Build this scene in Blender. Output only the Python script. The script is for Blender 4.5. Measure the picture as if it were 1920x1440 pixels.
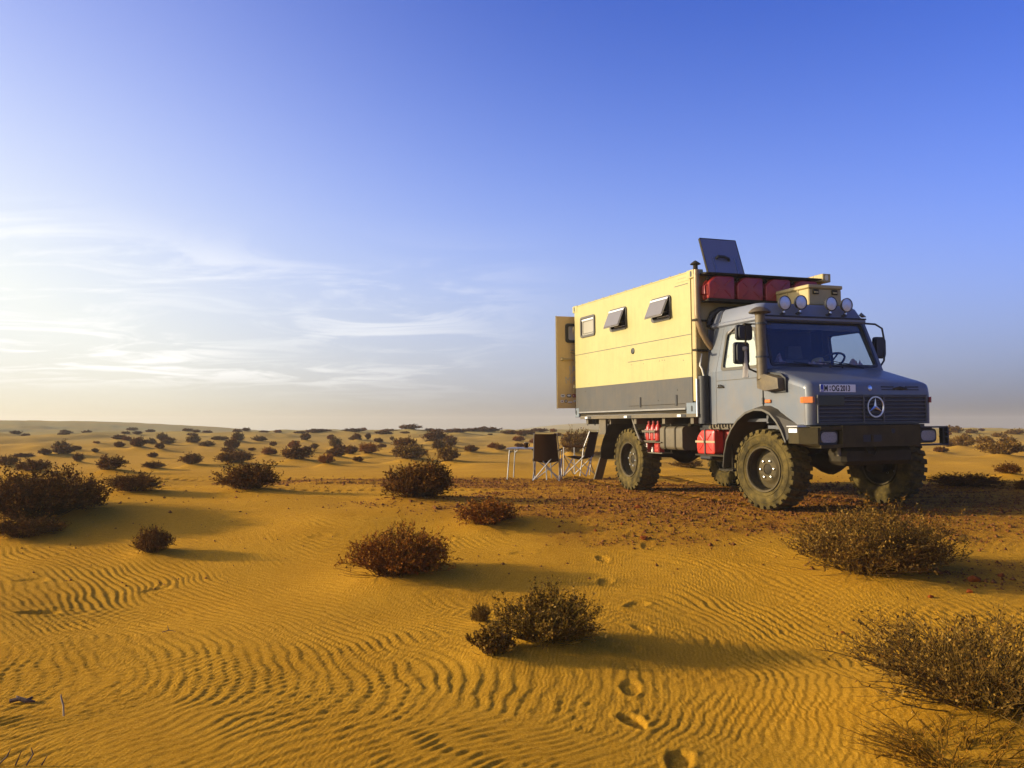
import bpy, bmesh, math, random
import numpy as np
from mathutils import Vector, Matrix, Euler
from mathutils.geometry import tessellate_polygon
R = math.radians
for o in list(bpy.data.objects): bpy.data.objects.remove(o, do_unlink=True)
S = bpy.context.scene
COL = S.collection
random.seed(7); RNG = np.random.default_rng(7)

# ------------------------------------------------------------------ camera, sky, sun, exposure
CAMZ = 1.0444
cam = bpy.data.cameras.new('camera'); camo = bpy.data.objects.new('camera', cam); COL.objects.link(camo)
cam.sensor_fit = 'HORIZONTAL'; cam.sensor_width = 36.0; cam.lens = 36.0*1600/1920
cam.clip_start = 0.05; cam.clip_end = 9000
camo.location = (0, 0, CAMZ); camo.rotation_euler = (R(90)+0.0499, 0, 0)
S.camera = camo
SUN_EL, SUN_AZ = R(14.5), R(-88.0)          # azimuth from +Y towards +X
sdir = Vector((math.sin(SUN_AZ)*math.cos(SUN_EL), math.cos(SUN_AZ)*math.cos(SUN_EL), math.sin(SUN_EL)))
sl = bpy.data.lights.new('sun', 'SUN'); slo = bpy.data.objects.new('sun', sl); COL.objects.link(slo)
sl.energy = 3.0; sl.angle = R(1.8); sl.color = (1.0, 0.84, 0.58)
slo.rotation_euler = sdir.to_track_quat('Z', 'Y').to_euler()
slo.location = (-30, 0, 12)
S.view_settings.view_transform = 'Standard'; S.view_settings.look = 'None'
S.view_settings.gamma = 1.0; S.view_settings.use_curve_mapping = False
EXPO = 1.28; S.view_settings.exposure = EXPO
try:
    S.cycles.max_bounces = 8; S.cycles.transparent_max_bounces = 12; S.cycles.caustics_reflective = False; S.cycles.caustics_refractive = False
except Exception: pass

W = bpy.data.worlds.new('World'); S.world = W; W.use_nodes = True
nt = W.node_tree; nt.nodes.clear(); N = nt.nodes.new; L = nt.links.new
out = N('ShaderNodeOutputWorld'); bg = N('ShaderNodeBackground'); L(bg.outputs[0], out.inputs[0])
sky = N('ShaderNodeTexSky'); sky.sky_type = 'NISHITA'; sky.sun_disc = False
sky.sun_elevation = SUN_EL; sky.sun_rotation = SUN_AZ
sky.altitude = 0; sky.air_density = 0.7; sky.dust_density = 0.6; sky.ozone_density = 3.0
tc = N('ShaderNodeTexCoord'); sep = N('ShaderNodeSeparateXYZ'); L(tc.outputs['Generated'], sep.inputs[0])
def mth(op, a, b=None, c=None):
    n = N('ShaderNodeMath'); n.operation = op
    for i, v in enumerate((a, b, c)):
        if v is None: continue
        if isinstance(v, (int, float)): n.inputs[i].default_value = v
        else: L(v, n.inputs[i])
    return n.outputs[0]
def mr(x, a, b, c=0., d=1.):
    n = N('ShaderNodeMapRange'); n.interpolation_type = 'SMOOTHSTEP'
    L(x, n.inputs[0])
    for i, v in enumerate((a, b, c, d)): n.inputs[i+1].default_value = v
    return n.outputs[0]
def mixn(f, a, b, mode='MIX'):
    n = N('ShaderNodeMix'); n.data_type = 'RGBA'; n.blend_type = mode
    for i, v in ((0, f), (6, a), (7, b)):
        if isinstance(v, (int, float)): n.inputs[i].default_value = v
        elif isinstance(v, tuple): n.inputs[i].default_value = (*v, 1)
        else: L(v, n.inputs[i])
    return n.outputs[2]
SKYK = 0.0564; KS = 1/(SKYK*2**EXPO)                              # one unit of picture white in sky units
sundot = N('ShaderNodeVectorMath'); sundot.operation = 'DOT_PRODUCT'; L(tc.outputs['Generated'], sundot.inputs[0]); sundot.inputs[1].default_value = sdir
sd = sundot.outputs['Value']
zc = mth('MAXIMUM', sep.outputs[2], 0.0)
# deep clear-air blue: the Nishita sky balanced to the picture
sc = mixn(1.0, sky.outputs[0], (.2, .2, .2), 'MULTIPLY')
gm = N('ShaderNodeGamma'); gm.inputs[1].default_value = 1.0; L(sc, gm.inputs[0])
blue = mixn(1.0, gm.outputs[0], (0.20*KS, 0.47*KS, 1.36*KS), 'MULTIPLY')
# pale haze above the horizon, brighter towards the sun (the same ring all round the sky)
def scl(c, k=KS): return tuple(v*k for v in c)
pf = mth('MULTIPLY', mth('POWER', 2.718, mth('MULTIPLY', mth('POWER', mth('DIVIDE', zc, 0.30), 2.0), -1.0)), mr(sd, -0.75, 0.25, 0.55, 1.0))
skyc = mixn(pf, blue, scl((.43, .575, .92)))
mf = mth('MULTIPLY', mth('POWER', 2.718, mth('MULTIPLY', mth('POWER', mth('DIVIDE', zc, 0.15), 2.0), -1.0)), 0.85)
skyc = mixn(mf, skyc, mixn(mr(sd, -0.6, 0.3), scl((.36, .43, .60)), scl((.62, .68, .78))))
# forward scatter round the sun
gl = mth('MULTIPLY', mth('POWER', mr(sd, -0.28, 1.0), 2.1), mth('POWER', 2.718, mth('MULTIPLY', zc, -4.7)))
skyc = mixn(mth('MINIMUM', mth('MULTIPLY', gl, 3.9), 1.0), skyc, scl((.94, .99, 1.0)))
# dust lying along the horizon
hz = mixn(mr(sd, -0.6, 0.10), scl((.115, .090, .072)), scl((.335, .275, .195)))
hz = mixn(mr(sd, 0.0, 0.60), hz, scl((.86, .75, .48)))
hf = mth('POWER', 2.718, mth('MULTIPLY', zc, -20.0))
skyc = mixn(mth('MINIMUM', mth('MULTIPLY', hf, 1.2), 1.0), skyc, hz)
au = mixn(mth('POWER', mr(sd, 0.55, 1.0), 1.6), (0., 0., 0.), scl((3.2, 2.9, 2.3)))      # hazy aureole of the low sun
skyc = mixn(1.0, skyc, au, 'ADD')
# thin wind-drawn cirrus on a high flat layer
zz = mth('ADD', zc, 0.06)
cu = mth('DIVIDE', sep.outputs[0], zz); cv = mth('DIVIDE', sep.outputs[1], zz)
cmb = N('ShaderNodeCombineXYZ'); L(cu, cmb.inputs[0]); L(cv, cmb.inputs[1])
mp = N('ShaderNodeMapping'); mp.inputs['Rotation'].default_value = (0, 0, R(32)); mp.inputs['Scale'].default_value = (0.80, 1.0, 1); mp.inputs['Location'].default_value = (1.4, 0.3, 0); L(cmb.outputs[0], mp.inputs[0])
n1 = N('ShaderNodeTexNoise'); n1.inputs['Scale'].default_value = 1.3; n1.inputs['Detail'].default_value = 11; n1.inputs['Roughness'].default_value = 0.62; n1.inputs['Distortion'].default_value = 0.9
L(mp.outputs[0], n1.inputs['Vector'])
n2 = N('ShaderNodeTexNoise'); n2.inputs['Scale'].default_value = 0.16; n2.inputs['Detail'].default_value = 2; L(cmb.outputs[0], n2.inputs['Vector'])
cl = mth('MULTIPLY', mr(n1.outputs[0], 0.44, 0.62), mr(n2.outputs[0], 0.36, 0.55))
cl = mth('MULTIPLY', mth('MULTIPLY', cl, mr(zc, 0.015, 0.08)), mr(zc, 0.26, 0.15))
cl = mth('MULTIPLY', cl, mr(sd, -0.02, 0.42))     # only sunlit cirrus shows
skyc = mixn(mth('MULTIPLY', cl, 1.0), skyc, scl((1.2, 1.18, 1.14)))
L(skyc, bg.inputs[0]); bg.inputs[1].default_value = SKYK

# ------------------------------------------------------------------ helpers
def tag(o, label=None, cat=None, group=None, kind=None):
    if label: o['label'] = label
    if cat: o['category'] = cat
    if group: o['group'] = group
    if kind: o['kind'] = kind
    return o
def empty(name, loc=(0, 0, 0), rot=(0, 0, 0), parent=None):
    o = bpy.data.objects.new(name, None); COL.objects.link(o); o.location = loc; o.rotation_euler = rot; o.empty_display_size = .2
    if parent: o.parent = parent
    return o
def link(name, me, mats, parent=None):
    o = bpy.data.objects.new(name, me); COL.objects.link(o)
    if mats is not None:
        for m in (mats if isinstance(mats, (list, tuple)) else [mats]): me.materials.append(m)
    if parent: o.parent = parent
    return o
def mesh_np(name, V, F, smooth=False):
    """V (n,3) array, F (m,k) int array, all faces the same size"""
    me = bpy.data.meshes.new(name); V = np.asarray(V, np.float32); F = np.asarray(F, np.int32); m, k = F.shape
    me.vertices.add(len(V)); me.vertices.foreach_set('co', V.ravel())
    me.loops.add(m*k); me.loops.foreach_set('vertex_index', F.ravel())
    me.polygons.add(m); me.polygons.foreach_set('loop_start', np.arange(0, m*k, k, dtype=np.int32))
    if smooth: me.polygons.foreach_set('use_smooth', np.ones(m, bool))
    me.update(calc_edges=True); return me
def rrect(cx, cy, w, h, r, n=4):
    P = []
    for (sx, sy, a0) in ((1, 1, 0), (-1, 1, 90), (-1, -1, 180), (1, -1, 270)):
        for k in range(n+1):
            a = R(a0+90*k/n); P.append((cx+sx*(w/2-r)+r*math.cos(a), cy+sy*(h/2-r)+r*math.sin(a)))
    return P
class MB:
    def __init__(s): s.v = []; s.f = []; s.smooth = False
    def add(s, V, F):
        b = len(s.v); s.v += [tuple(p) for p in V]; s.f += [tuple(i+b for i in f) for f in F]; return s
    def hull(s, pts):
        bm = bmesh.new()
        for p in pts: bm.verts.new(p)
        bmesh.ops.convex_hull(bm, input=bm.verts)
        bmesh.ops.dissolve_limit(bm, angle_limit=R(1.0), verts=bm.verts, edges=bm.edges)
        bm.verts.ensure_lookup_table(); bm.verts.index_update()
        s.add([v.co[:] for v in bm.verts], [[v.index for v in f.verts] for f in bm.faces]); bm.free(); return s
    def box(s, x0, x1, y0, y1, z0, z1, ch=0.0, M=None):
        if ch <= 0:
            P = [(x, y, z) for x in (x0, x1) for y in (y0, y1) for z in (z0, z1)]
            F = [(0, 1, 3, 2), (4, 6, 7, 5), (0, 4, 5, 1), (2, 3, 7, 6), (0, 2, 6, 4), (1, 5, 7, 3)]
            if M: P = [tuple(M @ Vector(p)) for p in P]
            return s.add(P, F)
        P = []
        for x, sx in ((x0, 1), (x1, -1)):
            for y, sy in ((y0, 1), (y1, -1)):
                for z, sz in ((z0, 1), (z1, -1)):
                    P += [(x, y+sy*ch, z+sz*ch), (x+sx*ch, y, z+sz*ch), (x+sx*ch, y+sy*ch, z)]
        if M: P = [tuple(M @ Vector(p)) for p in P]
        return s.hull(P)
    def tube(s, pts, r, n=8, cap=True):
        pts = [Vector(p) for p in pts]; m = len(pts); rr = r if isinstance(r, (list, tuple)) else [r]*m
        b = len(s.v); up = None
        for i, p in enumerate(pts):
            t = (pts[min(i+1, m-1)]-pts[max(i-1, 0)]).normalized()
            if up is None: up = t.orthogonal().normalized()
            up = (up-t*up.dot(t)).normalized(); w = t.cross(up)
            for k in range(n):
                a = 2*math.pi*k/n; s.v.append(tuple(p+(up*math.cos(a)+w*math.sin(a))*rr[i]))
        for i in range(m-1):
            for k in range(n):
                s.f.append((b+i*n+k, b+i*n+(k+1) % n, b+(i+1)*n+(k+1) % n, b+(i+1)*n+k))
        if cap: s.f.append(tuple(b+k for k in range(n))[::-1]); s.f.append(tuple(b+(m-1)*n+k for k in range(n)))
        return s
    def lathe(s, prof, n=32, M=None, closed=False):
        """prof: (radius, height) list, spun about local Z then moved by M"""
        M = M or Matrix.Identity(4); b = len(s.v); m = len(prof)
        for (r, h) in prof:
            for k in range(n):
                a = 2*math.pi*k/n; s.v.append(tuple(M @ Vector((r*math.cos(a), r*math.sin(a), h))))
        for i in range(m if closed else m-1):
            for k in range(n):
                j = (i+1) % m; s.f.append((b+i*n+k, b+i*n+(k+1) % n, b+j*n+(k+1) % n, b+j*n+k))
        return s
    def disc(s, r, h, n=32, M=None):
        M = M or Matrix.Identity(4)
        return s.add([tuple(M @ Vector((r*math.cos(2*math.pi*k/n), r*math.sin(2*math.pi*k/n), h))) for k in range(n)], [tuple(range(n))])
    def prism(s, poly, fn, a, b):
        """poly of (u,v); fn(u,v,d)->xyz ; extruded from depth a to b"""
        n = len(poly); V = [fn(u, v, a) for u, v in poly]+[fn(u, v, b) for u, v in poly]
        F = [tuple(range(n))[::-1], tuple(range(n, 2*n))]+[(i, (i+1) % n, n+(i+1) % n, n+i) for i in range(n)]
        return s.add(V, F)
    def panel(s, outer, holes, fn, a, b):
        loops = [list(outer)]+[list(h) for h in holes]
        T = tessellate_polygon([[Vector((u, v, 0)) for u, v in l] for l in loops])
        P = [p for l in loops for p in l]; n = len(P)
        V = [fn(u, v, a) for u, v in P]+[fn(u, v, b) for u, v in P]
        F = [tuple(t) for t in T]+[tuple(i+n for i in t)[::-1] for t in T]
        o = 0
        for l in loops:
            m = len(l); F += [(o+i, o+(i+1) % m, n+o+(i+1) % m, n+o+i) for i in range(m)]; o += m
        return s.add(V, F)
    def grid(s, G):
        b = len(s.v); m = len(G); n = len(G[0])
        for row in G: s.v += [tuple(p) for p in row]
        s.f += [(b+i*n+j, b+i*n+j+1, b+(i+1)*n+j+1, b+(i+1)*n+j) for i in range(m-1) for j in range(n-1)]; return s
    def build(s, name, mat, parent=None, smooth=None, loc=None, normals=True):
        me = bpy.data.meshes.new(name); me.from_pydata(s.v, [], s.f)
        bm = bmesh.new(); bm.from_mesh(me)
        if normals: bmesh.ops.recalc_face_normals(bm, faces=bm.faces)
        bm.to_mesh(me); bm.free()
        if smooth:
            me.polygons.foreach_set('use_smooth', np.ones(len(me.polygons), bool)); me.set_sharp_from_angle(angle=R(smooth))
        me.update(); o = link(name, me, mat, parent)
        if loc: o.location = loc
        return o
def AX(axis, loc):
    """matrix taking local Z to the given axis"""
    return Matrix.Translation(Vector(loc)) @ Vector(axis).to_track_quat('Z', 'Y').to_matrix().to_4x4()
def copy_tree(o, parent=None):
    c = o.copy(); COL.objects.link(c); c.parent = parent
    for ch in list(o.children): copy_tree(ch, c)
    return c
def text_mesh(name, txt, size, mat, parent, M, extrude=0.0015, bold=0.0, sx=1.0):
    cu = bpy.data.curves.new(name, 'FONT'); cu.body = txt; cu.size = size; cu.extrude = extrude; cu.offset = bold; cu.resolution_u = 3
    cu.align_x = 'LEFT'; cu.align_y = 'BOTTOM_BASELINE'
    t = bpy.data.objects.new(name+'_tmp', cu); COL.objects.link(t)
    dg = bpy.context.evaluated_depsgraph_get(); me = bpy.data.meshes.new_from_object(t.evaluated_get(dg))
    bpy.data.objects.remove(t, do_unlink=True); bpy.data.curves.remove(cu)
    me.transform(Matrix.Diagonal((sx, 1, 1, 1))); me.transform(M); me.materials.clear()
    return link(name, me, mat, parent)

# ------------------------------------------------------------------ materials
def principled(name):
    m = bpy.data.materials.new(name); m.use_nodes = True; n = m.node_tree; n.nodes.clear()
    o = n.nodes.new('ShaderNodeOutputMaterial'); b = n.nodes.new('ShaderNodeBsdfPrincipled'); n.links.new(b.outputs[0], o.inputs[0]); return m, n, b
AK = .59
def mat(name, col, rough=.6, metal=0., col2=None, scale=6., amt=.5, bump=0., bscale=60., spec=None, dust=0., coat=0., k=None, streak=0., low=None):
    k = k if k is not None else (1. if metal > .5 else AK)
    col = tuple(c*k for c in col); col2 = tuple(c*k for c in col2) if col2 else None
    m, n, b = principled(name); K = n.nodes.new; C = n.links.new
    b.inputs['Roughness'].default_value = rough; b.inputs['Metallic'].default_value = metal
    if spec is not None: b.inputs['Specular IOR Level'].default_value = spec
    if coat: b.inputs['Coat Weight'].default_value = coat; b.inputs['Coat Roughness'].default_value = .15
    t = K('ShaderNodeTexCoord')
    c2 = col2 or tuple(c*.72 for c in col)
    nz = K('ShaderNodeTexNoise'); nz.inputs['Scale'].default_value = scale; nz.inputs['Detail'].default_value = 6; nz.inputs['Roughness'].default_value = .65; C(t.outputs['Object'], nz.inputs['Vector'])
    rp = K('ShaderNodeMapRange'); rp.inputs[1].default_value = .38; rp.inputs[2].default_value = .68; rp.inputs[4].default_value = amt; C(nz.outputs[0], rp.inputs[0])
    mx = K('ShaderNodeMix'); mx.data_type = 'RGBA'; C(rp.outputs[0], mx.inputs[0]); mx.inputs[6].default_value = (*col, 1); mx.inputs[7].default_value = (*c2, 1)
    src = mx.outputs[2]
    if dust:
        dn = K('ShaderNodeTexNoise'); dn.inputs['Scale'].default_value = 3.3; dn.inputs['Detail'].default_value = 8; dn.inputs['Roughness'].default_value = .7; C(t.outputs['Object'], dn.inputs['Vector'])
        dr = K('ShaderNodeMapRange'); dr.inputs[1].default_value = .42; dr.inputs[2].default_value = .75; dr.inputs[4].default_value = dust; C(dn.outputs[0], dr.inputs[0])
        if low:                              # dust thrown up by the wheels lies thicker low down
            lz = K('ShaderNodeSeparateXYZ'); C(t.outputs['Object'], lz.inputs[0]); lr = K('ShaderNodeMapRange'); lr.inputs[1].default_value = low[0]; lr.inputs[2].default_value = low[1]; lr.inputs[3].default_value = .25; C(lz.outputs[2], lr.inputs[0])
            lm_ = K('ShaderNodeMath'); lm_.operation = 'MULTIPLY'; C(dr.outputs[0], lm_.inputs[0]); C(lr.outputs[0], lm_.inputs[1]); dr = lm_
        dm = K('ShaderNodeMix'); dm.data_type = 'RGBA'; C(dr.outputs[0], dm.inputs[0]); C(src, dm.inputs[6]); dm.inputs[7].default_value = (.33*AK, .22*AK, .09*AK, 1); src = dm.outputs[2]
        rr = K('ShaderNodeMapRange'); rr.inputs[3].default_value = rough; rr.inputs[4].default_value = min(1, rough+.4); C(dr.outputs[0], rr.inputs[0]); C(rr.outputs[0], b.inputs['Roughness'])
    if streak:
        sm = K('ShaderNodeMapping'); sm.inputs['Scale'].default_value = (9, 9, .55); C(t.outputs['Object'], sm.inputs[0])
        sn_ = K('ShaderNodeTexNoise'); sn_.inputs['Scale'].default_value = 2.2; sn_.inputs['Detail'].default_value = 7; sn_.inputs['Roughness'].default_value = .7; C(sm.outputs[0], sn_.inputs['Vector'])
        sr = K('ShaderNodeMapRange'); sr.inputs[1].default_value = .45; sr.inputs[2].default_value = .8; sr.inputs[4].default_value = streak; C(sn_.outputs[0], sr.inputs[0])
        sx = K('ShaderNodeMix'); sx.data_type = 'RGBA'; C(sr.outputs[0], sx.inputs[0]); C(src, sx.inputs[6]); sx.inputs[7].default_value = (.30*AK, .20*AK, .09*AK, 1); src = sx.outputs[2]
    C(src, b.inputs['Base Color'])
    if bump:
        bn = K('ShaderNodeTexNoise'); bn.inputs['Scale'].default_value = bscale; bn.inputs['Detail'].default_value = 4; C(t.outputs['Object'], bn.inputs['Vector'])
        bp = K('ShaderNodeBump'); bp.inputs['Strength'].default_value = bump; bp.inputs['Distance'].default_value = .01; C(bn.outputs[0], bp.inputs['Height']); C(bp.outputs[0], b.inputs['Normal'])
    return m
def glass(name, tint=(.9, .95, .95), rough=.02, boost=1.0):
    """thin pane: clear with a Schlick reflection that is the same from both sides"""
    m = bpy.data.materials.new(name); m.use_nodes = True; n = m.node_tree; n.nodes.clear(); K = n.nodes.new; C = n.links.new
    o = K('ShaderNodeOutputMaterial'); tr = K('ShaderNodeBsdfTransparent'); tr.inputs[0].default_value = (*tint, 1)
    g = K('ShaderNodeBsdfGlossy'); g.inputs['Roughness'].default_value = rough
    ge = K('ShaderNodeNewGeometry'); dp = K('ShaderNodeVectorMath'); dp.operation = 'DOT_PRODUCT'; C(ge.outputs['Normal'], dp.inputs[0]); C(ge.outputs['Incoming'], dp.inputs[1])
    def M(op, a, b=None):
        q = K('ShaderNodeMath'); q.operation = op; q.use_clamp = op == 'ADD'
        for i, v in enumerate((a, b)):
            if v is None: continue
            if isinstance(v, float): q.inputs[i].default_value = v
            else: C(v, q.inputs[i])
        return q.outputs[0]
    f = M('ADD', M('MULTIPLY', M('POWER', M('SUBTRACT', 1.0, M('ABSOLUTE', dp.outputs['Value'])), 5.0), .9), .04*boost)
    mx = K('ShaderNodeMixShader'); C(f, mx.inputs[0]); C(tr.outputs[0], mx.inputs[1]); C(g.outputs[0], mx.inputs[2]); C(mx.outputs[0], o.inputs[0]); return m
PAINT = mat('cab_paint', (.155, .182, .218), .42, col2=(.13, .152, .178), scale=4, amt=.6, dust=.45, coat=.15, streak=.3, low=(2.1, 1.0))
ROOFP = mat('roof_paint', (.24, .26, .31), .5, col2=(.20, .215, .25), scale=5, dust=.2)
YEL = mat('yellow_paint', (.60, .525, .185), .55, col2=(.55, .475, .155), scale=2.2, amt=.6, bump=.06, bscale=5, dust=.16, streak=.2)
TAN = mat('tan_and_shaded_yellow', (.66, .50, .20), .6, col2=(.58, .43, .16), scale=5, amt=.7, streak=.2)  # tan paint; doubles as the shade tone of the yellow container's front
GREY = mat('grey_paint', (.066, .064, .058), .65, col2=(.054, .052, .046), scale=3, amt=.7, dust=.2, streak=.12)
BLUEG = mat('bluegrey_steel', (.22, .27, .31), .5, col2=(.16, .19, .21), scale=30, amt=.6)
DARK = mat('dark_steel', (.042, .033, .018), .75, col2=(.085, .060, .024), scale=7, amt=.6, spec=.15)
OLIVE = mat('olive_bumper', (.075, .058, .022), .8, col2=(.05, .038, .015), scale=9, amt=.5, dust=.2, spec=.15)
FLARE = mat('fender_black', (.065, .053, .028), .6, col2=(.125, .092, .038), scale=5, amt=.7)
BLACK = mat('black_rubber', (.02, .02, .02), .55, col2=(.035, .03, .025), scale=12)
RUBBER = mat('tyre_rubber', (.062, .046, .014), .9, col2=(.21, .145, .034), scale=7.5, amt=1., spec=.15, bump=.5, bscale=45)
RIM = mat('rim_paint', (.095, .072, .030), .75, col2=(.17, .12, .045), scale=9, amt=.8, spec=.2)
CHROME = mat('bright_steel', (.75, .75, .74), .28, 1.0, col2=(.6, .58, .55), scale=20)
ALU = mat('aluminium', (.27, .26, .25), .45, 1.0, col2=(.5, .5, .5), scale=14)
BRONZE = mat('dusty_snorkel', (.10, .068, .026), .6, col2=(.21, .145, .05), scale=9, amt=.9, bump=.3, bscale=90)
PIPE = mat('exhaust_pipe', (.42, .29, .15), .45, .3, col2=(.30, .19, .09), scale=8, amt=.7)
TANK = mat('tank_paint', (.16, .125, .065), .65, col2=(.11, .085, .045), scale=7, amt=.8, dust=.3)
RED = mat('red_can', (.54, .038, .022), .42, col2=(.38, .026, .018), scale=9, amt=.7, dust=.12)
REDB = mat('bright_red_can', (.72, .05, .03), .38, col2=(.6, .04, .025), scale=9, amt=.6)
ORANGE = mat('orange_lens', (.85, .22, .02), .2, spec=.7)
REDL = mat('red_lens', (.45, .03, .02), .25)
WHITE = mat('white_paint', (.78, .78, .75), .5, col2=(.7, .7, .66), k=.85)
PLATEW = mat('plate_white', (.80, .80, .80), .35, col2=(.74, .74, .75), k=.85)
PBLUE = mat('plate_blue', (.02, .05, .55), .35)
DOORM = mat('door_paint_brightened', (.80, .56, .20), .6, col2=(.70, .48, .16), scale=5, amt=.7, streak=.15, k=.8)  # lighter copy of the tan, light on the door put into its colour
RAILM = mat('dull_rail', (.34, .33, .30), .6, col2=(.24, .22, .18), scale=12)
INK = mat('black_ink', (.012, .012, .014), .5)
CHALK = mat('chalk', (.75, .66, .50), .9)
CREAM = mat('cream_blind', (.74, .70, .56), .8, col2=(.70, .66, .52), scale=2, k=.85)
INTER = mat('cab_interior', (.17, .17, .175), .85, col2=(.13, .13, .14))
SEATM = mat('seat_cloth', (.30, .28, .26), .9, bump=.3)
BROWNF = mat('window_frame', (.11, .095, .075), .5, col2=(.08, .07, .05))
FLAPM = mat('smoked_acrylic', (.27, .24, .20), .18, col2=(.25, .22, .18), spec=.6)
LENS = mat('lamp_lens', (.62, .62, .6), .12, .65, col2=(.5, .5, .48), scale=60, bump=.5, bscale=140)
HLENS = mat('headlamp_lens', (.52, .51, .46), .22, .4, col2=(.2, .19, .17), scale=60, bump=.7, bscale=120)
GLASS = glass('windscreen_glass', (.88, .91, .91), .03, 1.1)
PANEM = mat('pane_beige', (.50, .46, .35), .35, col2=(.46, .42, .31), scale=2)
SOLAR = mat('solar_blue', (.22, .24, .38), .4, col2=(.10, .115, .21), scale=60, spec=.5)
CHAIRF = mat('chair_cloth', (.050, .020, .005), .95, spec=.03, col2=(.065, .028, .008), bump=.3, bscale=150)
STRAP = mat('webbing_strap', (.55, .42, .22), .8)
RAG = mat('grey_cloth', (.40, .36, .32), .95, bump=.4, bscale=40)
STRAW = mat('straw', (.62, .50, .22), .9, col2=(.5, .4, .16), scale=40, bump=.4)
PINK = mat('patterned_cloth', (.6, .30, .28), .95, col2=(.75, .72, .70), scale=30, amt=1.)
GREEN = mat('green_panel', (.055, .07, .035), .6)
STONE = mat('red_stone', (.36, .085, .012), .9, spec=.05, col2=(.20, .045, .008), scale=14, amt=.8, bump=.6, bscale=30)
PALE = mat('dry_wood', (.42, .32, .18), .9, col2=(.3, .2, .1), bump=.5)
WOOD = mat('dark_wood', (.10, .05, .025), .9, col2=(.16, .09, .04), bump=.5)

# ------------------------------------------------------------------ terrain
def _hash(ix,iy,seed):
    n=(ix.astype(np.int64)*374761393+iy.astype(np.int64)*668265263+seed*1442695041)&0xffffffff
    n=((n^(n>>13))*1274126177)&0xffffffff
    n=(n^(n>>16))&0xffffffff
    return n/4294967295.0
def vnoise(x,y,seed=0):
    x=np.asarray(x,float); y=np.asarray(y,float)
    ix=np.floor(x); iy=np.floor(y); fx=x-ix; fy=y-iy
    fx=fx*fx*fx*(fx*(fx*6-15)+10); fy=fy*fy*fy*(fy*(fy*6-15)+10)
    a=_hash(ix,iy,seed); b=_hash(ix+1,iy,seed); c=_hash(ix,iy+1,seed); d=_hash(ix+1,iy+1,seed)
    return ((a*(1-fx)+b*fx)*(1-fy)+(c*(1-fx)+d*fx)*fy)*2-1
def fbm(x,y,seed=0,o=3):
    s=0; a=1.; t=0
    for k in range(o):
        s=s+a*vnoise(x*2**k+17.3*k,y*2**k-9.1*k,seed+k); t+=a; a*=.5
    return s/t
def smooth(a,b,x):
    t=np.clip((x-a)/(b-a),0,1); return t*t*(3-2*t)
PY=np.array([0,3,5,7,8.5,9.7,10.6,18,22,30,45,70,95,120,200,500,4000.])
PZ=np.array([-.57,-.57,-.55,-.47,-.32,-.12,0,0,-.10,-.06,.13,.44,.58,.50,-1.2,-4.,-15.])
_t=np.linspace(0,1,4000); _Y=4000**_t*1.0; _Z=np.interp(_Y,PY,PZ)
_k=np.ones(41)/41; _Z2=np.convolve(np.pad(_Z,20,'edge'),_k,'valid')
def base(x,y):
    z=np.interp(np.maximum(y,1.01),_Y,_Z2)
    # the rise to the plateau swings away to the left
    yl=y-1.2*smooth(0,-7,x); zl=np.interp(np.maximum(yl,1.01),_Y,_Z2)
    z=np.where(y<20,zl+(z-zl)*smooth(14,20,y),z)
    # long pale dune on the left, low dunes far behind the truck
    z=z+2.7*np.exp(-((x+112)/50)**4-((y-175)/62)**2)-.5*np.exp(-((x+50)/16)**2-((y-120)/40)**2)
    z=z+.75*np.exp(-((x+66)/22)**2-((y-210)/50)**2)
    z=z+6.0*np.exp(-((x-38)/42)**2-((y-430)/90)**2)
    z=z+3.5*np.exp(-((x-260)/90)**2-((y-430)/90)**2)
    # undulation, kept off the hard ground round the truck
    flat=np.exp(-(((x-3.6)/4.2)**4+((y-13.2)/4.0)**4))
    near=smooth(24,14,y)
    u=.085*fbm(x/2.6+3.1,y/2.0,11,2)*near*(1-flat)
    far=smooth(16,30,y)*smooth(1500,300,y)
    hm=fbm(x/4.2,y/6.0,5,3); u=u+far*(.34*np.maximum(hm,-.15)+.16*fbm(x/28.,y/30.,8,2))*(1-.6*smooth(120,170,y))
    return z+u
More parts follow.
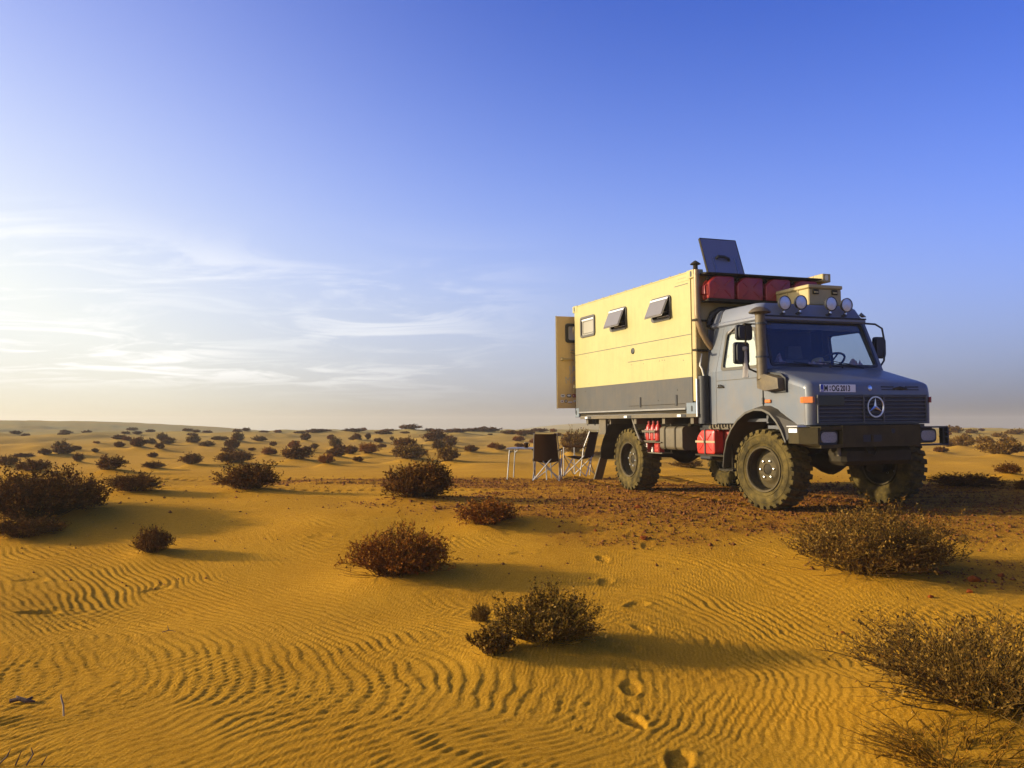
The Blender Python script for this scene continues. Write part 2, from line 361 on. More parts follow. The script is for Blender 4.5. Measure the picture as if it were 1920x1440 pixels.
# shrubs: x, y, width, height, detail (0 near .. 3 far), leaf tone (0 rusty, 1 olive, 2 dark), label, group
BUSH = [
 (3.36,8.05,1.54,.53,0,1,'large olive green shrub standing in front of the truck front axle',None),
 (-1.10,8.12,1.06,.37,0,0,'rusty brown dome shaped shrub left of centre, in front of the camping table',None),
 (.25,6.12,.80,.33,0,3,'small grey brown shrub at the centre foreground with footprints beside it',None),
 (-.12,5.80,.34,.18,0,3,'little low twig clump touching the left front of the centre foreground shrub',None),
 (-.24,6.75,.17,.13,1,3,'tiny sprig behind the left edge of the centre foreground shrub',None),
 (2.52,4.62,1.55,.40,0,1,'large sprawling green shrub cut by the right edge in the bottom corner',None),
 (2.05,3.95,1.05,.14,0,4,'dry leafless reddish twig mat in front of the sprawling corner shrub',None),
 (-5.85,10.55,1.66,.54,0,2,'large dark brown shrub at the left edge, biggest on that side',None),
 (-5.52,9.75,.84,.22,1,2,'low dark shrub just in front of the big dark shrub at the left edge',None),
 (-3.78,9.05,.43,.25,1,2,'small round lone shrub in open sand right of the big left shrub',None),
 (-1.36,12.15,1.06,.45,0,2,'dark shrub left of the camping table, tallest by the wheel tracks',None),
 (-.28,10.04,.84,.25,1,0,'low reddish shrub on the sand ridge between table and rusty dome shrub',None),
 (-4.14,13.45,1.06,.38,1,2,'dark mound shaped shrub on the wheel track left of centre',None),
 (-5.66,12.82,.88,.25,1,2,'low spread shrub behind and right of the big left edge shrub',None),
 (7.55,14.3,1.30,.20,1,2,'low dark shrub along the sand mound right of the front bumper',None),
 (7.95,13.3,.34,.16,2,2,'small dark tuft at the right edge beside the low mound shrub',None),
 (10.2,17.6,.60,.20,2,2,'faint flat shrub at the right edge behind the low mound shrub',None),
 (4.45,21.6,.85,.20,2,1,'low shrub seen under the truck between its axles',None),
 (5.5,22.4,.56,.15,2,1,'smaller shrub seen under the truck beside the far rear wheel',None),
 (2.15,30.0,1.15,.66,2,1,'bulky olive shrub behind the two camping chairs',None),
 (3.8,33.4,.55,.30,2,2,'small shrub beside the rear wheel, right of the camping chairs',None),
 (-14.35,24.4,.62,.26,2,2,'small dark shrub at the left edge, above the big edge shrub',None),
 (-10.6,18.95,.86,.23,2,2,'shrub peeping over the top of the big left edge shrub',None),
 (-8.7,18.55,.74,.28,2,2,'pointed shrub right behind the big left edge shrub',None),
 (-9.6,23.0,.66,.17,2,2,'flat shrub between the pointed shrub and the track shrub',None),
 (-9.15,24.5,.66,.28,2,2,'round dark shrub above and left of the track shrub',None),
 (-8.1,25.1,1.26,.32,2,2,'long shrub directly behind the dark track shrub',None),
 (-6.85,27.2,1.22,.38,2,2,'wide shrub on a sand mound right of the track shrub',None),
 (-5.4,24.9,.56,.26,2,0,'small rusty shrub in front of the wide mound shrub',None),
 (-14.0,27.65,.40,.24,2,2,'single round dark shrub on bare sand far left',None),
 (-3.25,27.1,1.2,.42,2,1,'front shrub of the pair behind the dark shrub by the tracks',None),
 (-4.3,34.5,1.15,.36,2,2,'rear shrub of the pair behind the dark shrub by the tracks',None),
 (-1.85,24.7,.78,.42,2,1,'shrub right of the pair, nearest to the camping table on the left',None),
 (-4.25,46.6,1.42,.55,2,2,'dark oval shrub standing out in the middle distance near the ridge',None),
 (-5.25,31.3,.80,.36,2,0,'rusty shrub left of the shrub pair on the middle sand',None),
 (16.6,29.0,1.45,.46,2,1,'wide olive shrub on a mound near the right edge',None),
 (19.95,37.8,1.10,.42,2,1,'olive shrub on a mound right of the bumper headlamp',None),
 (20.35,39.7,1.0,.36,2,1,'shrub just right of the front bumper end',None),
]
_far = 'small dark shrub scattered on the sand of the middle distance'
_rdg = 'dark low shrub lined up along the far horizon ridge'
_rgt = 'small shrub on the far mounds right of the truck'
_g = {_far: 'scattered middle distance shrubs', _rdg: 'shrubs along the horizon ridge', _rgt: 'far shrubs right of the truck'}
for (x, y, w, h) in [(-17.98,34.15,.7,.32),(-17.38,31.9,.5,.2),(-18.18,31.8,.8,.14),(-16.25,33.35,.3,.13),(-16.3,35.5,.46,.22),(-15.27,34.9,.64,.35),(-14.23,34.6,.4,.22),
 (-18.26,43.3,.6,.22),(-18.29,45.4,.86,.26),(-16.62,44.6,.8,.33),(-17.02,49.8,1.25,.2),(-14.97,46.6,.75,.41),(-14.16,48.0,.85,.25),(-12.05,36.8,.66,.37),(-9.25,33.2,.3,.2),
 (-11.9,49.3,.7,.37),(-9.11,39.5,.4,.22),(-8.32,34.6,.4,.18),(-11.84,42.4,.38,.21),(-9.16,50.6,.58,.33),(-8.61,51.1,.4,.33),(-7.46,47.8,.55,.22),(-7.44,53,.34,.2),
 (-8.38,40.5,.72,.38),(-6.97,34.75,.62,.25),(-6.16,32.75,.54,.28),(-6.25,30.6,.6,.28),(-6.13,40.5,.48,.19),(-2.77,37.9,.73,.38),(-2.92,34.0,.56,.30),(-1.6,33.4,.6,.24),(-.49,34.1,.48,.18),(-4.86,27.1,.36,.15)]:
    BUSH.append((x, y, w, h, 3, 2 if (x*7.3) % 1 < .6 else 1, _far, _g[_far]))
_gs = np.random.default_rng(17)
_low = 'low brown scrub tuft on a sand hummock, one of many before the ridge'; _g[_low] = 'scrub tufts on hummocks'
for _k in range(78):
    _y = float(np.exp(_gs.uniform(math.log(31), math.log(90)))); _x = _y*float(_gs.uniform(-.62, .17 if _y > 26 else -.1))
    if _gs.uniform() < .16: _x = _y*float(_gs.uniform(.46, .60))
    if abs(_x/_y+.05) < .015 or (_x/_y < -.33 and _y > 50): continue
    _w = float(_gs.uniform(.35, .95)); BUSH.append((_x, _y, _w, _w*float(_gs.uniform(.22, .42)), 3, int(_gs.choice([0, 1, 2, 2])), _low, _g[_low]))
for (x, y, w, h) in [(-15.18,66.3,1.3,.42),(-16.0,64.6,.75,.28),(-14.76,67.2,1.1,.3),(-12.62,67.9,1.45,.45),(-9.74,65,1.1,.42),(-11.25,78,1.3,.5),(-9.13,75.8,1.6,.62),(-7.32,76.6,.8,.36),(-6.55,76.6,.7,.36),
 (-5.48,75,.9,.46),(-4.11,65.9,1.1,.46),(-3.7,77,1.2,.45),(-2.32,77.4,2.2,.6),(-.12,65.9,1.3,.44),(.96,61.4,1.0,.42),(-7.65,61.3,.56,.22),(3.33,62.8,.66,.3),(4.1,62.1,.74,.3),(5.14,61,.8,.3),(2.2,70,1.2,.45)]:
    BUSH.append((x, y, w*1.35, h*.62, 3, 2, _rdg, _g[_rdg]))
_dun = 'tiny dark shrub dotting the foot of the pale dune far left'; _g[_dun] = 'shrubs at the dune foot'
for (x, y, w, h) in [(-36,62,.9,.22),(-33.5,64,.7,.2),(-31.5,60,.8,.22),(-29.8,66,.7,.2),(-34.8,70,.9,.25),(-30.5,72,.8,.22),(-27.6,63,.7,.2),(-26.2,69,.9,.22),(-38.5,74,1.,.25),(-24.4,66,.7,.2),(-22.8,61,.8,.2),(-28.5,80,1.,.25),(-35.5,84,1.,.25),(-22,76,.9,.2),(-33,58,.6,.18),(-40,90,1.2,.3)]:
    BUSH.append((x, y, w, h, 3, 2, _dun, _g[_dun]))
for (x, y, w, h) in [(34.2,66.4,1.8,.45),(34.95,65,1.05,.3),(25.4,47.9,.64,.32),(23.4,42.4,.96,.36),(31.2,54.7,1.05,.25),(24.6,42.4,.94,.32),(29.,60.,1.3,.3),(36.5,62.,1.4,.34)]:
    BUSH.append((x, y, w, h, 3, 1, _rgt, _g[_rgt]))

_nth = ['first', 'second', 'third', 'fourth', 'fifth', 'sixth', 'seventh', 'eighth', 'ninth', 'tenth', 'eleventh', 'twelfth', 'thirteenth', 'fourteenth', 'fifteenth', 'sixteenth', 'seventeenth', 'eighteenth', 'nineteenth', 'twentieth']
for _lab, _txt in ((_rdg, 'dark low shrub on the far horizon ridge, %s from the left'), (_rgt, 'small shrub on the far mounds right of the truck, %s from the bumper'), (_dun, 'tiny dark shrub at the foot of the pale dune far left, %s from the left')):
    _ix = sorted([i for i, b in enumerate(BUSH) if b[6] == _lab], key=lambda i: BUSH[i][0]/BUSH[i][1])
    for _n, i in enumerate(_ix): BUSH[i] = BUSH[i][:6]+(_txt % _nth[_n], BUSH[i][7])
_BX = np.array([b[0] for b in BUSH]); _BY = np.array([b[1] for b in BUSH]); _BW = np.array([b[2] for b in BUSH]); _BH = np.array([b[3] for b in BUSH])
_MH = np.where(_BY > 16, .45*_BH, .20*_BH); _MH[5] = .20; _MH[6] = .05
def mounds(x, y):
    z = np.zeros_like(x)
    for i in range(len(BUSH)):
        m = (np.abs(x-_BX[i]) < 4*_BW[i]+.3) & (np.abs(y-_BY[i]) < 3*_BW[i]+.3)
        if not m.any(): continue
        dx = x[m]-_BX[i]; dy = y[m]-_BY[i]; w = _BW[i]
        sx = np.where(dx < 0, .55*w, .85*w); z[m] += _MH[i]*np.exp(-(dx/sx)**2-(dy/(.55*w))**2)
    return z
# footprints: x, y, heading, length, depth
FOOT = [(.79,4.12,.30,.27,.040),(.66,4.72,-.2,.28,.050),(.73,5.33,.1,.25,.026),(.80,6.0,.9,.24,.020),(1.0,6.62,-.3,.25,.014),(.86,7.95,.35,.26,.030),(.93,8.75,-.1,.24,.026),(1.05,7.3,.9,.25,.020),(1.35,9.6,.5,.25,.014),
 (-3.95,7.2,1.25,.30,.045),(-3.3,7.95,1.0,.26,.020),(-4.55,8.15,1.4,.27,.018),(-4.2,6.15,1.5,.28,.030),(-3.9,5.6,1.2,.26,.02),(-2.15,9.6,1.3,.26,.016),(-.75,9.5,1.1,.25,.016),(1.45,9.2,.4,.26,.014),(.1,9.0,1.4,.26,.014)]
def tracks(x, y):
    """height offset and mask of the wheel ruts behind the truck and along the old track to the left"""
    dz = np.zeros_like(x); mk = np.zeros_like(x)
    hx, hy = math.cos(-1.2112), math.sin(-1.2112)
    for off in (-.93, .93):
        rx = x-4.198+hy*off; ry = y-11.269-hx*off
        a = rx*hx+ry*hy; b = -rx*hy+ry*hx
        b = b-.03*np.maximum(0, -a-3)**2
        m = np.exp(-(b/.17)**4)*smooth(.2, -.3, a)*smooth(-9, -6.5, a)
        dz += -.05*m+.048*m*np.tanh(2*np.sin(a*2*math.pi/.22+np.abs(b)*14)); mk = np.maximum(mk, m)
    for yc, w in ((15.55, .20), (17.0, .22), (14.35, .16)):
        yy = y-(yc+.02*x+.25*np.sin(x*.35+yc)); m = np.exp(-(yy/w)**4)*smooth(2.2, 0, x)*smooth(-16, -12, x)*(.55+.45*vnoise(x*.7, y*0+yc, 3))
        dz += -.035*m+.012*m*np.sign(np.sin(x*2*math.pi/.19)); mk = np.maximum(mk, .75*m)
    return dz, mk
def gravel(x, y):
    n = fbm(x/1.5, y/1.1, 21, 3); e = ((x-4.4)/5.8)**2+((y-12.7-.1*(x-4.6))/3.5)**2
    g = smooth(1.25, .45, e+.55*n)
    g = np.maximum(g, .55*smooth(.9, .2, ((x-4.5)/1.3)**2+((y-7.9)/.75)**2+.7*n))
    g = np.maximum(g, .9*smooth(.9, .3, ((x+1.0)/5.0)**2+((y-16.2)/1.7)**2+.6*n))
    g = np.maximum(g, .6*smooth(1., .3, ((x-1.5)/1.6)**2+((y-9.9)/.9)**2+.7*n))
    return g
def height(x, y, detail=True):
    x = np.asarray(x, float); y = np.asarray(y, float)
    z = base(x, y)+mounds(x, y)
    tz, tm = tracks(x, y); z = z+tz
    g = gravel(x, y)
    if detail:
        m = (y < 17) & (np.abs(x) < 14)
        X = x[m]; Y = y[m]
        # wind ripples: crests bend round from the near left to the right
        wx = X+.20*fbm(X/1.1, Y/1.1, 31, 2)+.045*fbm(X/.25, Y/.25, 33, 2); wy = Y+.22*fbm(X/1.2+9, Y/1.2, 37, 2)
        y0 = 5.2+.75*smooth(-.3, 1.8, X)
        d = wy-y0; A1 = 1.25; gq = .46*np.abs(d)*np.sqrt(d*d+.05)
        gq = np.where(np.abs(d) > A1, 0.46*A1*math.sqrt(A1*A1+.05)+1.05*(np.abs(d)-A1), gq)
        wide = smooth(.2, 2.2, X)
        wob = .030*fbm(X/.33, Y/.33, 43, 2)
        pu = (wx+wob)*(1+.25*wide)+gq*(1-.45*wide)
        p = (pu/.098) % 1.0
        rip = np.where(p < .70, .5-.5*np.cos(math.pi*p/.70), .5+.5*np.cos(math.pi*(p-.70)/.30))-.5
        slope = np.sqrt(1+(1.05*np.clip(np.abs(d)/A1, 0, 1)*(1-.45*wide))**2)
        brk = smooth(-.55, .25, fbm(X/.42+7, Y/.42, 45, 2))
        lf = smooth(-.7, -2.3, X)*smooth(8.5, 7., Y); brk = brk*(1-lf)+lf*smooth(.0, .42, fbm(X/.36+3, Y/.36, 47, 2))
        amp = .0082/slope**.6*(.45+.55*brk)*(1+.55*smooth(5.8, 7.2, Y))
        amp = amp*(.62+.42*smooth(-.45, .35, fbm(X/1.7+5, Y/1.5, 51, 2)))*smooth(.6, .15, g[m])
        # second finer set crossing the first in places
        ph2 = (wy*.75-.62*wx+.12*fbm(X/.5, Y/.5, 59, 2))*2*math.pi/.070; amp2 = .0028*smooth(-.5, .3, fbm(X/1.6-3, Y/1.4, 57, 2))
        lee = np.ones_like(X)
        for i in range(len(BUSH)):
            if _BY[i] > 13: continue
            ex = X-_BX[i]-.35*_BW[i]; ey = Y-_BY[i]; lee *= 1-.92*np.exp(-(ex/np.where(ex > 0, 1.15*_BW[i], .62*_BW[i]))**4-(ey/(.55*_BW[i]))**4)
        rz = (amp*rip+amp2*np.sin(ph2)*(1-.5*g[m]))*lee*smooth(17, 12.5, Y)
        nr_ = smooth(11, 7, Y); rz += nr_*(.0016*fbm(X/.035, Y/.035, 65, 2)+.0022*fbm(X/.11, Y/.11, 67, 2))
        rz += .012*g[m]*fbm(X/.22, Y/.22, 61, 3)+.006*g[m]*fbm(X/.06, Y/.06, 63, 2)
        fz = np.zeros_like(X)
        for (fx, fy, a, ln, dp) in FOOT:
            q = (np.abs(X-fx) < .4) & (np.abs(Y-fy) < .4)
            if not q.any(): continue
            dx = X[q]-fx; dy = Y[q]-fy; u = dx*math.sin(a)+dy*math.cos(a); v = dx*math.cos(a)-dy*math.sin(a)
            wv = .060*(1+.25*np.clip(u/ln*2, -1, 1)); e = np.sqrt((u/(ln*.5))**2+(v/wv)**2)
            k = smooth(1.12, .80, e); e = e+.10*fbm(X[q]/.05, Y[q]/.05, 71, 2); k = smooth(1.15, .70, e); fz[q] += -.5*dp*k*(1+.2*np.sin(u*70)*(e < .7))+.005*np.exp(-((e-1.3)/.25)**2)
            rz[q] *= 1-k
        z[m] += rz+fz
    return z
# one sheet of ground: fine rows near, coarse far
rows = [1.1]
while rows[-1] < 760:
    y = rows[-1]; rows.append(y*(1+(.0024 if y < 9.5 else .0038 if y < 18 else .0060 if y < 30 else .009 if y < 130 else .035)))
rows = np.array(rows)
tf = np.arange(-.66, .6601, .00205); side = .66*1.16**np.arange(1, 10); tcol = np.concatenate([-side[::-1], tf, side])
GY, GT = np.meshgrid(rows, tcol, indexing='ij'); GX = GY*GT
GZ = height(GX.ravel(), GY.ravel()).reshape(GX.shape)
nr, nc = GX.shape
idx = np.arange(nr*nc).reshape(nr, nc)
F = np.stack([idx[:-1, :-1], idx[:-1, 1:], idx[1:, 1:], idx[1:, :-1]], -1).reshape(-1, 4)
gme = mesh_np('desert_ground', np.stack([GX, GY, GZ], -1).reshape(-1, 3), F, smooth=True)
gv = np.clip(np.maximum(gravel(GX.ravel(), GY.ravel())*(GY.ravel() < 24), .8*tracks(GX.ravel(), GY.ravel())[1]), 0, 1)
at = gme.attributes.new('gravel', 'FLOAT', 'POINT'); at.data.foreach_set('value', gv.astype(np.float32))
m, n, b = principled('sand'); K = n.nodes.new; C = n.links.new
b.inputs['Roughness'].default_value = 1.0; b.inputs['Specular IOR Level'].default_value = .02
t = K('ShaderNodeTexCoord'); pos = t.outputs['Object']
def nz(scale, detail=4, rough=.6):
    q = K('ShaderNodeTexNoise'); q.inputs['Scale'].default_value = scale; q.inputs['Detail'].default_value = detail; q.inputs['Roughness'].default_value = rough; C(pos, q.inputs['Vector']); return q.outputs[0]
def mrg(x, a, b_, c=0., d=1.):
    q = K('ShaderNodeMapRange'); C(x, q.inputs[0])
    for i, v in enumerate((a, b_, c, d)): q.inputs[i+1].default_value = v
    return q.outputs[0]
def mixc(f, a, b_):
    q = K('ShaderNodeMix'); q.data_type = 'RGBA'
    if isinstance(f, float): q.inputs[0].default_value = f
    else: C(f, q.inputs[0])
    for i, v in ((6, a), (7, b_)):
        if isinstance(v, tuple): q.inputs[i].default_value = (*v, 1)
        else: C(v, q.inputs[i])
    return q.outputs[2]
def mt(op, a, b_):
    q = K('ShaderNodeMath'); q.operation = op; q.use_clamp = True
    for i, v in enumerate((a, b_)):
        if isinstance(v, float): q.inputs[i].default_value = v
        else: C(v, q.inputs[i])
    return q.outputs[0]
SANDA, SANDB = (.56, .285, .020), (.47, .225, .013)
sandc = mixc(mrg(nz(.9, 5), .3, .7), SANDA, SANDB)
sandc = mixc(mrg(nz(16, 6, .8), .45, .7, 0, .45), sandc, (.34, .150, .005))
sandc = mixc(mrg(nz(62, 4, .9), .50, .66, 0, .7), sandc, (.25, .100, .004))
sandc = mixc(mrg(nz(71, 4, .9), .53, .70, 0, .8), sandc, (.78, .46, .07))
sandc = mixc(mrg(nz(160, 3, .9), .46, .64, 0, .6), sandc, (.21, .090, .003))
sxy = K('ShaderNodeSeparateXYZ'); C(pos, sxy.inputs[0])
sandc = mixc(mt('MULTIPLY', mrg(sxy.outputs[1], 18., 85.), mrg(nz(.05, 3), .25, .7, .55, 1.)), sandc, (.29, .235, .075))   # distance haze painted into the sand colour, paler further off
ga = K('ShaderNodeAttribute'); ga.attribute_name = 'gravel'
redc = mixc(mrg(nz(34, 6, .85), .42, .58), (.27, .100, .008), (.085, .022, .002))
redc = mixc(mrg(nz(90, 3), .56, .66), redc, (.34, .16, .05))
gf = mt('MULTIPLY', ga.outputs['Fac'], mrg(nz(5, 8, .8), .36, .60, .25, 1.))
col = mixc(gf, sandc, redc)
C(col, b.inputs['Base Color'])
bp = K('ShaderNodeBump'); bp.inputs['Strength'].default_value = 1.0; bp.inputs['Distance'].default_value = .008
ad = K('ShaderNodeMath'); ad.operation = 'ADD'; C(nz(75, 5, .75), ad.inputs[0]); C(mrg(nz(600, 2), 0, 1, 0, .4), ad.inputs[1])
wm = K('ShaderNodeMapping'); wm.inputs['Rotation'].default_value = (0, 0, R(9)); C(pos, wm.inputs[0])
wv_ = K('ShaderNodeTexWave'); wv_.wave_type = 'BANDS'; wv_.bands_direction = 'X'; wv_.wave_profile = 'SIN'; wv_.inputs['Scale'].default_value = 10.0; wv_.inputs['Distortion'].default_value = 7.5; wv_.inputs['Detail'].default_value = 3.0; wv_.inputs['Detail Scale'].default_value = 1.1; C(wm.outputs[0], wv_.inputs['Vector'])
wf_ = mt('MULTIPLY', wv_.outputs['Fac'], mrg(nz(1.3, 4, .7), 0.40, .62, .08, .50)); wf_ = mt('MULTIPLY', wf_, mrg(sxy.outputs[1], 12., 7.5))
ad2 = K('ShaderNodeMath'); ad2.operation = 'ADD'; C(ad.outputs[0], ad2.inputs[0]); C(wf_, ad2.inputs[1])
C(ad2.outputs[0], bp.inputs['Height']); C(bp.outputs[0], b.inputs['Normal'])
SAND = m
ground = link('desert_ground', gme, SAND); tag(ground, 'ochre desert sand with wind ripples, low dunes and red gravel', 'ground', kind='structure')
def gz(x, y): return float(height(np.array([x]), np.array([y]), False)[0])

# ------------------------------------------------------------------ shrubs
def leafmat(name, a, b_, tip):
    m, n, b = principled(name); K = n.nodes.new; C = n.links.new
    b.inputs['Roughness'].default_value = .85; b.inputs['Specular IOR Level'].default_value = .04
    at = K('ShaderNodeAttribute'); at.attribute_name = 'tone'; cr = K('ShaderNodeValToRGB'); C(at.outputs['Fac'], cr.inputs[0])
    a, b_, tip = [tuple(c*k for c, k in zip(q, (1.05, .84, .8))) for q in (a, b_, tip)]
    e = cr.color_ramp.elements; e[0].color = (*a, 1); e[1].color = (*tip, 1); e[0].position = .1; e[1].position = .97
    k = e.new(.6); k.color = (*b_, 1)
    C(cr.outputs[0], b.inputs['Base Color']); return m
LEAF = [leafmat('rusty_leaves', (.15, .052, .003), (.23, .090, .007), (.29, .16, .02)),
        leafmat('olive_leaves', (.085, .045, .007), (.15, .098, .013), (.29, .21, .045)),
        leafmat('dark_leaves', (.075, .034, .003), (.125, .057, .005), (.20, .11, .014)),
        leafmat('grey_leaves', (.080, .046, .005), (.14, .088, .010), (.29, .21, .045)),
        leafmat('dry_twigs', (.19, .095, .008), (.26, .14, .012), (.34, .21, .03))]
BARK = [mat('bark_reddish', (.22, .09, .008), .9, spec=.05), mat('bark_brown', (.20, .11, .02), .9, spec=.05), mat('bark_dark', (.13, .065, .006), .9, spec=.05), mat('bark_grey', (.22, .13, .015), .9, spec=.05), mat('bark_dry', (.30, .145, .012), .9, spec=.05)]
def stems_tubes(P0, P1, P2, r0, r1, seg, ns=3):
    """quadratic curves as tapered tubes; P* (n,3)"""
    n = len(P0); t = np.linspace(0, 1, seg+1)[None, :, None]
    C_ = (1-t)**2*P0[:, None]+2*t*(1-t)*P1[:, None]+t*t*P2[:, None]
    T = np.gradient(C_, axis=1); T /= np.linalg.norm(T, axis=2, keepdims=True)+1e-9
    a = np.cross(T, np.array([.31, .77, .55])); a /= np.linalg.norm(a, axis=2, keepdims=True)+1e-9; c = np.cross(T, a)
    rr = (r0[:, None]*(1-t[..., 0])+r1[:, None]*t[..., 0])
    V = np.stack([C_+(a*math.cos(2*math.pi*k/ns)+c*math.sin(2*math.pi*k/ns))*rr[..., None] for k in range(ns)], 2)
    i = np.arange(n*(seg+1)*ns).reshape(n, seg+1, ns); Fs = []
    for k in range(ns):
        k2 = (k+1) % ns; Fs.append(np.stack([i[:, :-1, k], i[:, :-1, k2], i[:, 1:, k2], i[:, 1:, k]], -1).reshape(-1, 4))
    return V.reshape(-1, 3), np.concatenate(Fs), C_
def make_bush(seed, w, h, nst, ntw, nlf, ls, thick=1., flat=False, lean=0.):
    g = np.random.default_rng(seed)
    az = g.uniform(0, 2*math.pi, nst); r0 = w*.16*np.sqrt(g.uniform(0, 1, nst))
    P0 = np.stack([r0*np.cos(az), r0*np.sin(az), np.full(nst, -.03)], 1)
    az2 = az+g.normal(0, .35, nst); s = np.clip(g.beta(2.2, 1.5, nst), .08, 1)      # 0 = upright, 1 = sideways
    th = s*math.pi*.5*.97; k = g.uniform(.70, 1.04, nst)*(1+.12*np.sin(az2*3+seed)+.08*np.sin(az2*7+seed*2))
    rx = np.sin(th)*w*.5*k; P2 = np.stack([rx*np.cos(az2)+lean*w*np.cos(th), rx*np.sin(az2), np.cos(th)**.75*h*k*(.92+.1*g.normal(size=nst))+.02], 1)
    if flat: P2[:, 2] = g.uniform(.01, h, nst)
    P1 = P0*.45+P2*.55+np.stack([g.normal(0, .06*w, nst), g.normal(0, .06*w, nst), g.uniform(.0, .22, nst)*h], 1)
    br = .0048*thick*np.ones(nst)
    V1, F1, C1 = stems_tubes(P0, P1, P2, br, br*.45, 5)
    # twigs off the outer part of every stem
    tt = g.uniform(.38, 1.0, (nst, ntw)); i = np.clip((tt*5).astype(int), 0, 4); fr = tt*5-i
    ar = np.arange(nst)[:, None]; Q0 = (C1[ar, i]*(1-fr[..., None])+C1[ar, i+1]*fr[..., None]).reshape(-1, 3)
    od = np.repeat((P2-P0*.2), ntw, 0); od /= np.linalg.norm(od, axis=1, keepdims=True)+1e-9
    dr = od*.7+g.normal(0, .55, od.shape)+np.array([0, 0, .45]); dr /= np.linalg.norm(dr, axis=1, keepdims=True)
    ln = g.uniform(.55, 1.25, len(dr))*.115*min(w, 2.2*h)
    Q2 = Q0+dr*ln[:, None]; Q2[:, 2] = np.maximum(Q2[:, 2], .004)
    Q1 = (Q0+Q2)/2+g.normal(0, .18, dr.shape)*ln[:, None]*.5
    r_ = np.full(len(Q0), .0020*thick); V2, F2, C2 = stems_tubes(Q0, Q1, Q2, r_, r_*.5, 2)
    nd = nst//3; za = g.uniform(0, 2*math.pi, nd); zt = g.uniform(.25, 1.05, nd)*math.pi*.5; zk = g.uniform(.8, 1.12, nd)
    D0 = np.stack([w*.2*np.cos(za), w*.2*np.sin(za), np.full(nd, -.02)], 1)*g.uniform(.2, 1, (nd, 1)); D2 = np.stack([np.sin(zt)*w*.5*zk*np.cos(za), np.sin(zt)*w*.5*zk*np.sin(za), np.maximum(np.cos(zt)*h*zk, .015)], 1)
    V3, F3, _ = stems_tubes(D0, (D0+D2)/2+g.normal(0, .07*w, (nd, 3))*np.array([1, 1, .5]), D2+g.normal(0, .03*w, (nd, 3))*np.array([1, 1, .3]), np.full(nd, .0034*thick), np.full(nd, .0012*thick), 4)
    bv = np.concatenate([V1, V2, V3]); bf = np.concatenate([F1, F2+len(V1), F3+len(V1)+len(V2)])
    # leaves: little folded blades set along the twigs
    m = len(Q0)*nlf; u = g.uniform(.15, 1.05, m); qi = np.repeat(np.arange(len(Q0)), nlf)
    p = (1-u)[:, None]**2*Q0[qi]+(2*u*(1-u))[:, None]*Q1[qi]+(u*u)[:, None]*Q2[qi]
    d = dr[qi]*.6+g.normal(0, .75, (m, 3)); d[:, 2] += .25; d /= np.linalg.norm(d, axis=1, keepdims=True)
    sd = np.cross(d, g.normal(size=(m, 3))); sd /= np.linalg.norm(sd, axis=1, keepdims=True)+1e-9
    l = ls*g.uniform(.6, 1.35, m)[:, None]; wd = l*.30
    A = p; B = p+d*l*.45+sd*wd; D = p+d*l*.45-sd*wd; E = p+d*l
    LV = np.stack([A, B, E, D], 1).reshape(-1, 3); LV[:, 2] = np.maximum(LV[:, 2], .002); LF = np.arange(m*4).reshape(m, 4)
    tone = np.repeat(np.clip(.45+.22*g.normal(size=m)+.18*np.repeat(g.normal(size=nst), ntw*nlf), 0, 1), 4)
    return bv, bf, LV, LF, tone
def bush_meshes(seed, w, h, *a, **k):
    bv, bf, LV, LF, tone = make_bush(seed, w, h, *a, **k)
    bm_ = mesh_np('branches', bv, bf, True); lm = mesh_np('leaves', LV, LF)
    q = lm.attributes.new('tone', 'FLOAT', 'POINT'); q.data.foreach_set('value', tone.astype(np.float32)); return bm_, lm
PROTO = {}
def proto(detail, tone, var):
    k = (detail, tone, var)
    if k not in PROTO:
        if detail == 1: a = bush_meshes(100+var*7+tone, 1., .45, 170, 7, 6, .032, thick=1.0)
        elif detail == 2: a = bush_meshes(200+var*7+tone, 1., .45, 110, 6, 6, .045, thick=1.2)
        else: a = bush_meshes(300+var*7+tone, 1., .45, 95, 6, 5, .07, thick=1.4)
        a[0].materials.append(BARK[tone]); a[1].materials.append(LEAF[tone]); PROTO[k] = a
    return PROTO[k]
for i, (x, y, w, h, det, tone, lab, grp) in enumerate(BUSH):
    z = gz(x, y)-(.01 if det < 3 else .12*h)
    root = empty('desert_shrub', (x, y, z)); tag(root, lab, 'shrub', grp or ('shrubs near the camp' if det < 2 else 'shrubs in the middle distance'))
    if det == 0:
        kw = {0: (340, 10, 6, .022), 1: (260, 9, 7, .020), 2: (150, 9, 7, .018), 3: (60, 7, 8, .018), 5: (230, 9, 3, .019), 6: (130, 8, 1, .012), 7: (320, 9, 7, .030), 10: (280, 9, 7, .028)}[i]
        bm_, lm = bush_meshes(900+i, w, h, *kw, flat=(i == 6), lean=(.10 if i in (1, 7, 10) else 0.))
        bm_.materials.append(BARK[tone]); lm.materials.append(LEAF[tone])
        link('branches', bm_, None, root); link('leaves', lm, None, root)
    else:
        bm_, lm = proto(det, tone, i % (3 if det < 3 else 2))
        root.scale = (w, w*.9, h/.45); root.rotation_euler = (0, 0, (i*2.399) % 6.28)
        link('branches', bm_, None, root); link('leaves', lm, None, root)

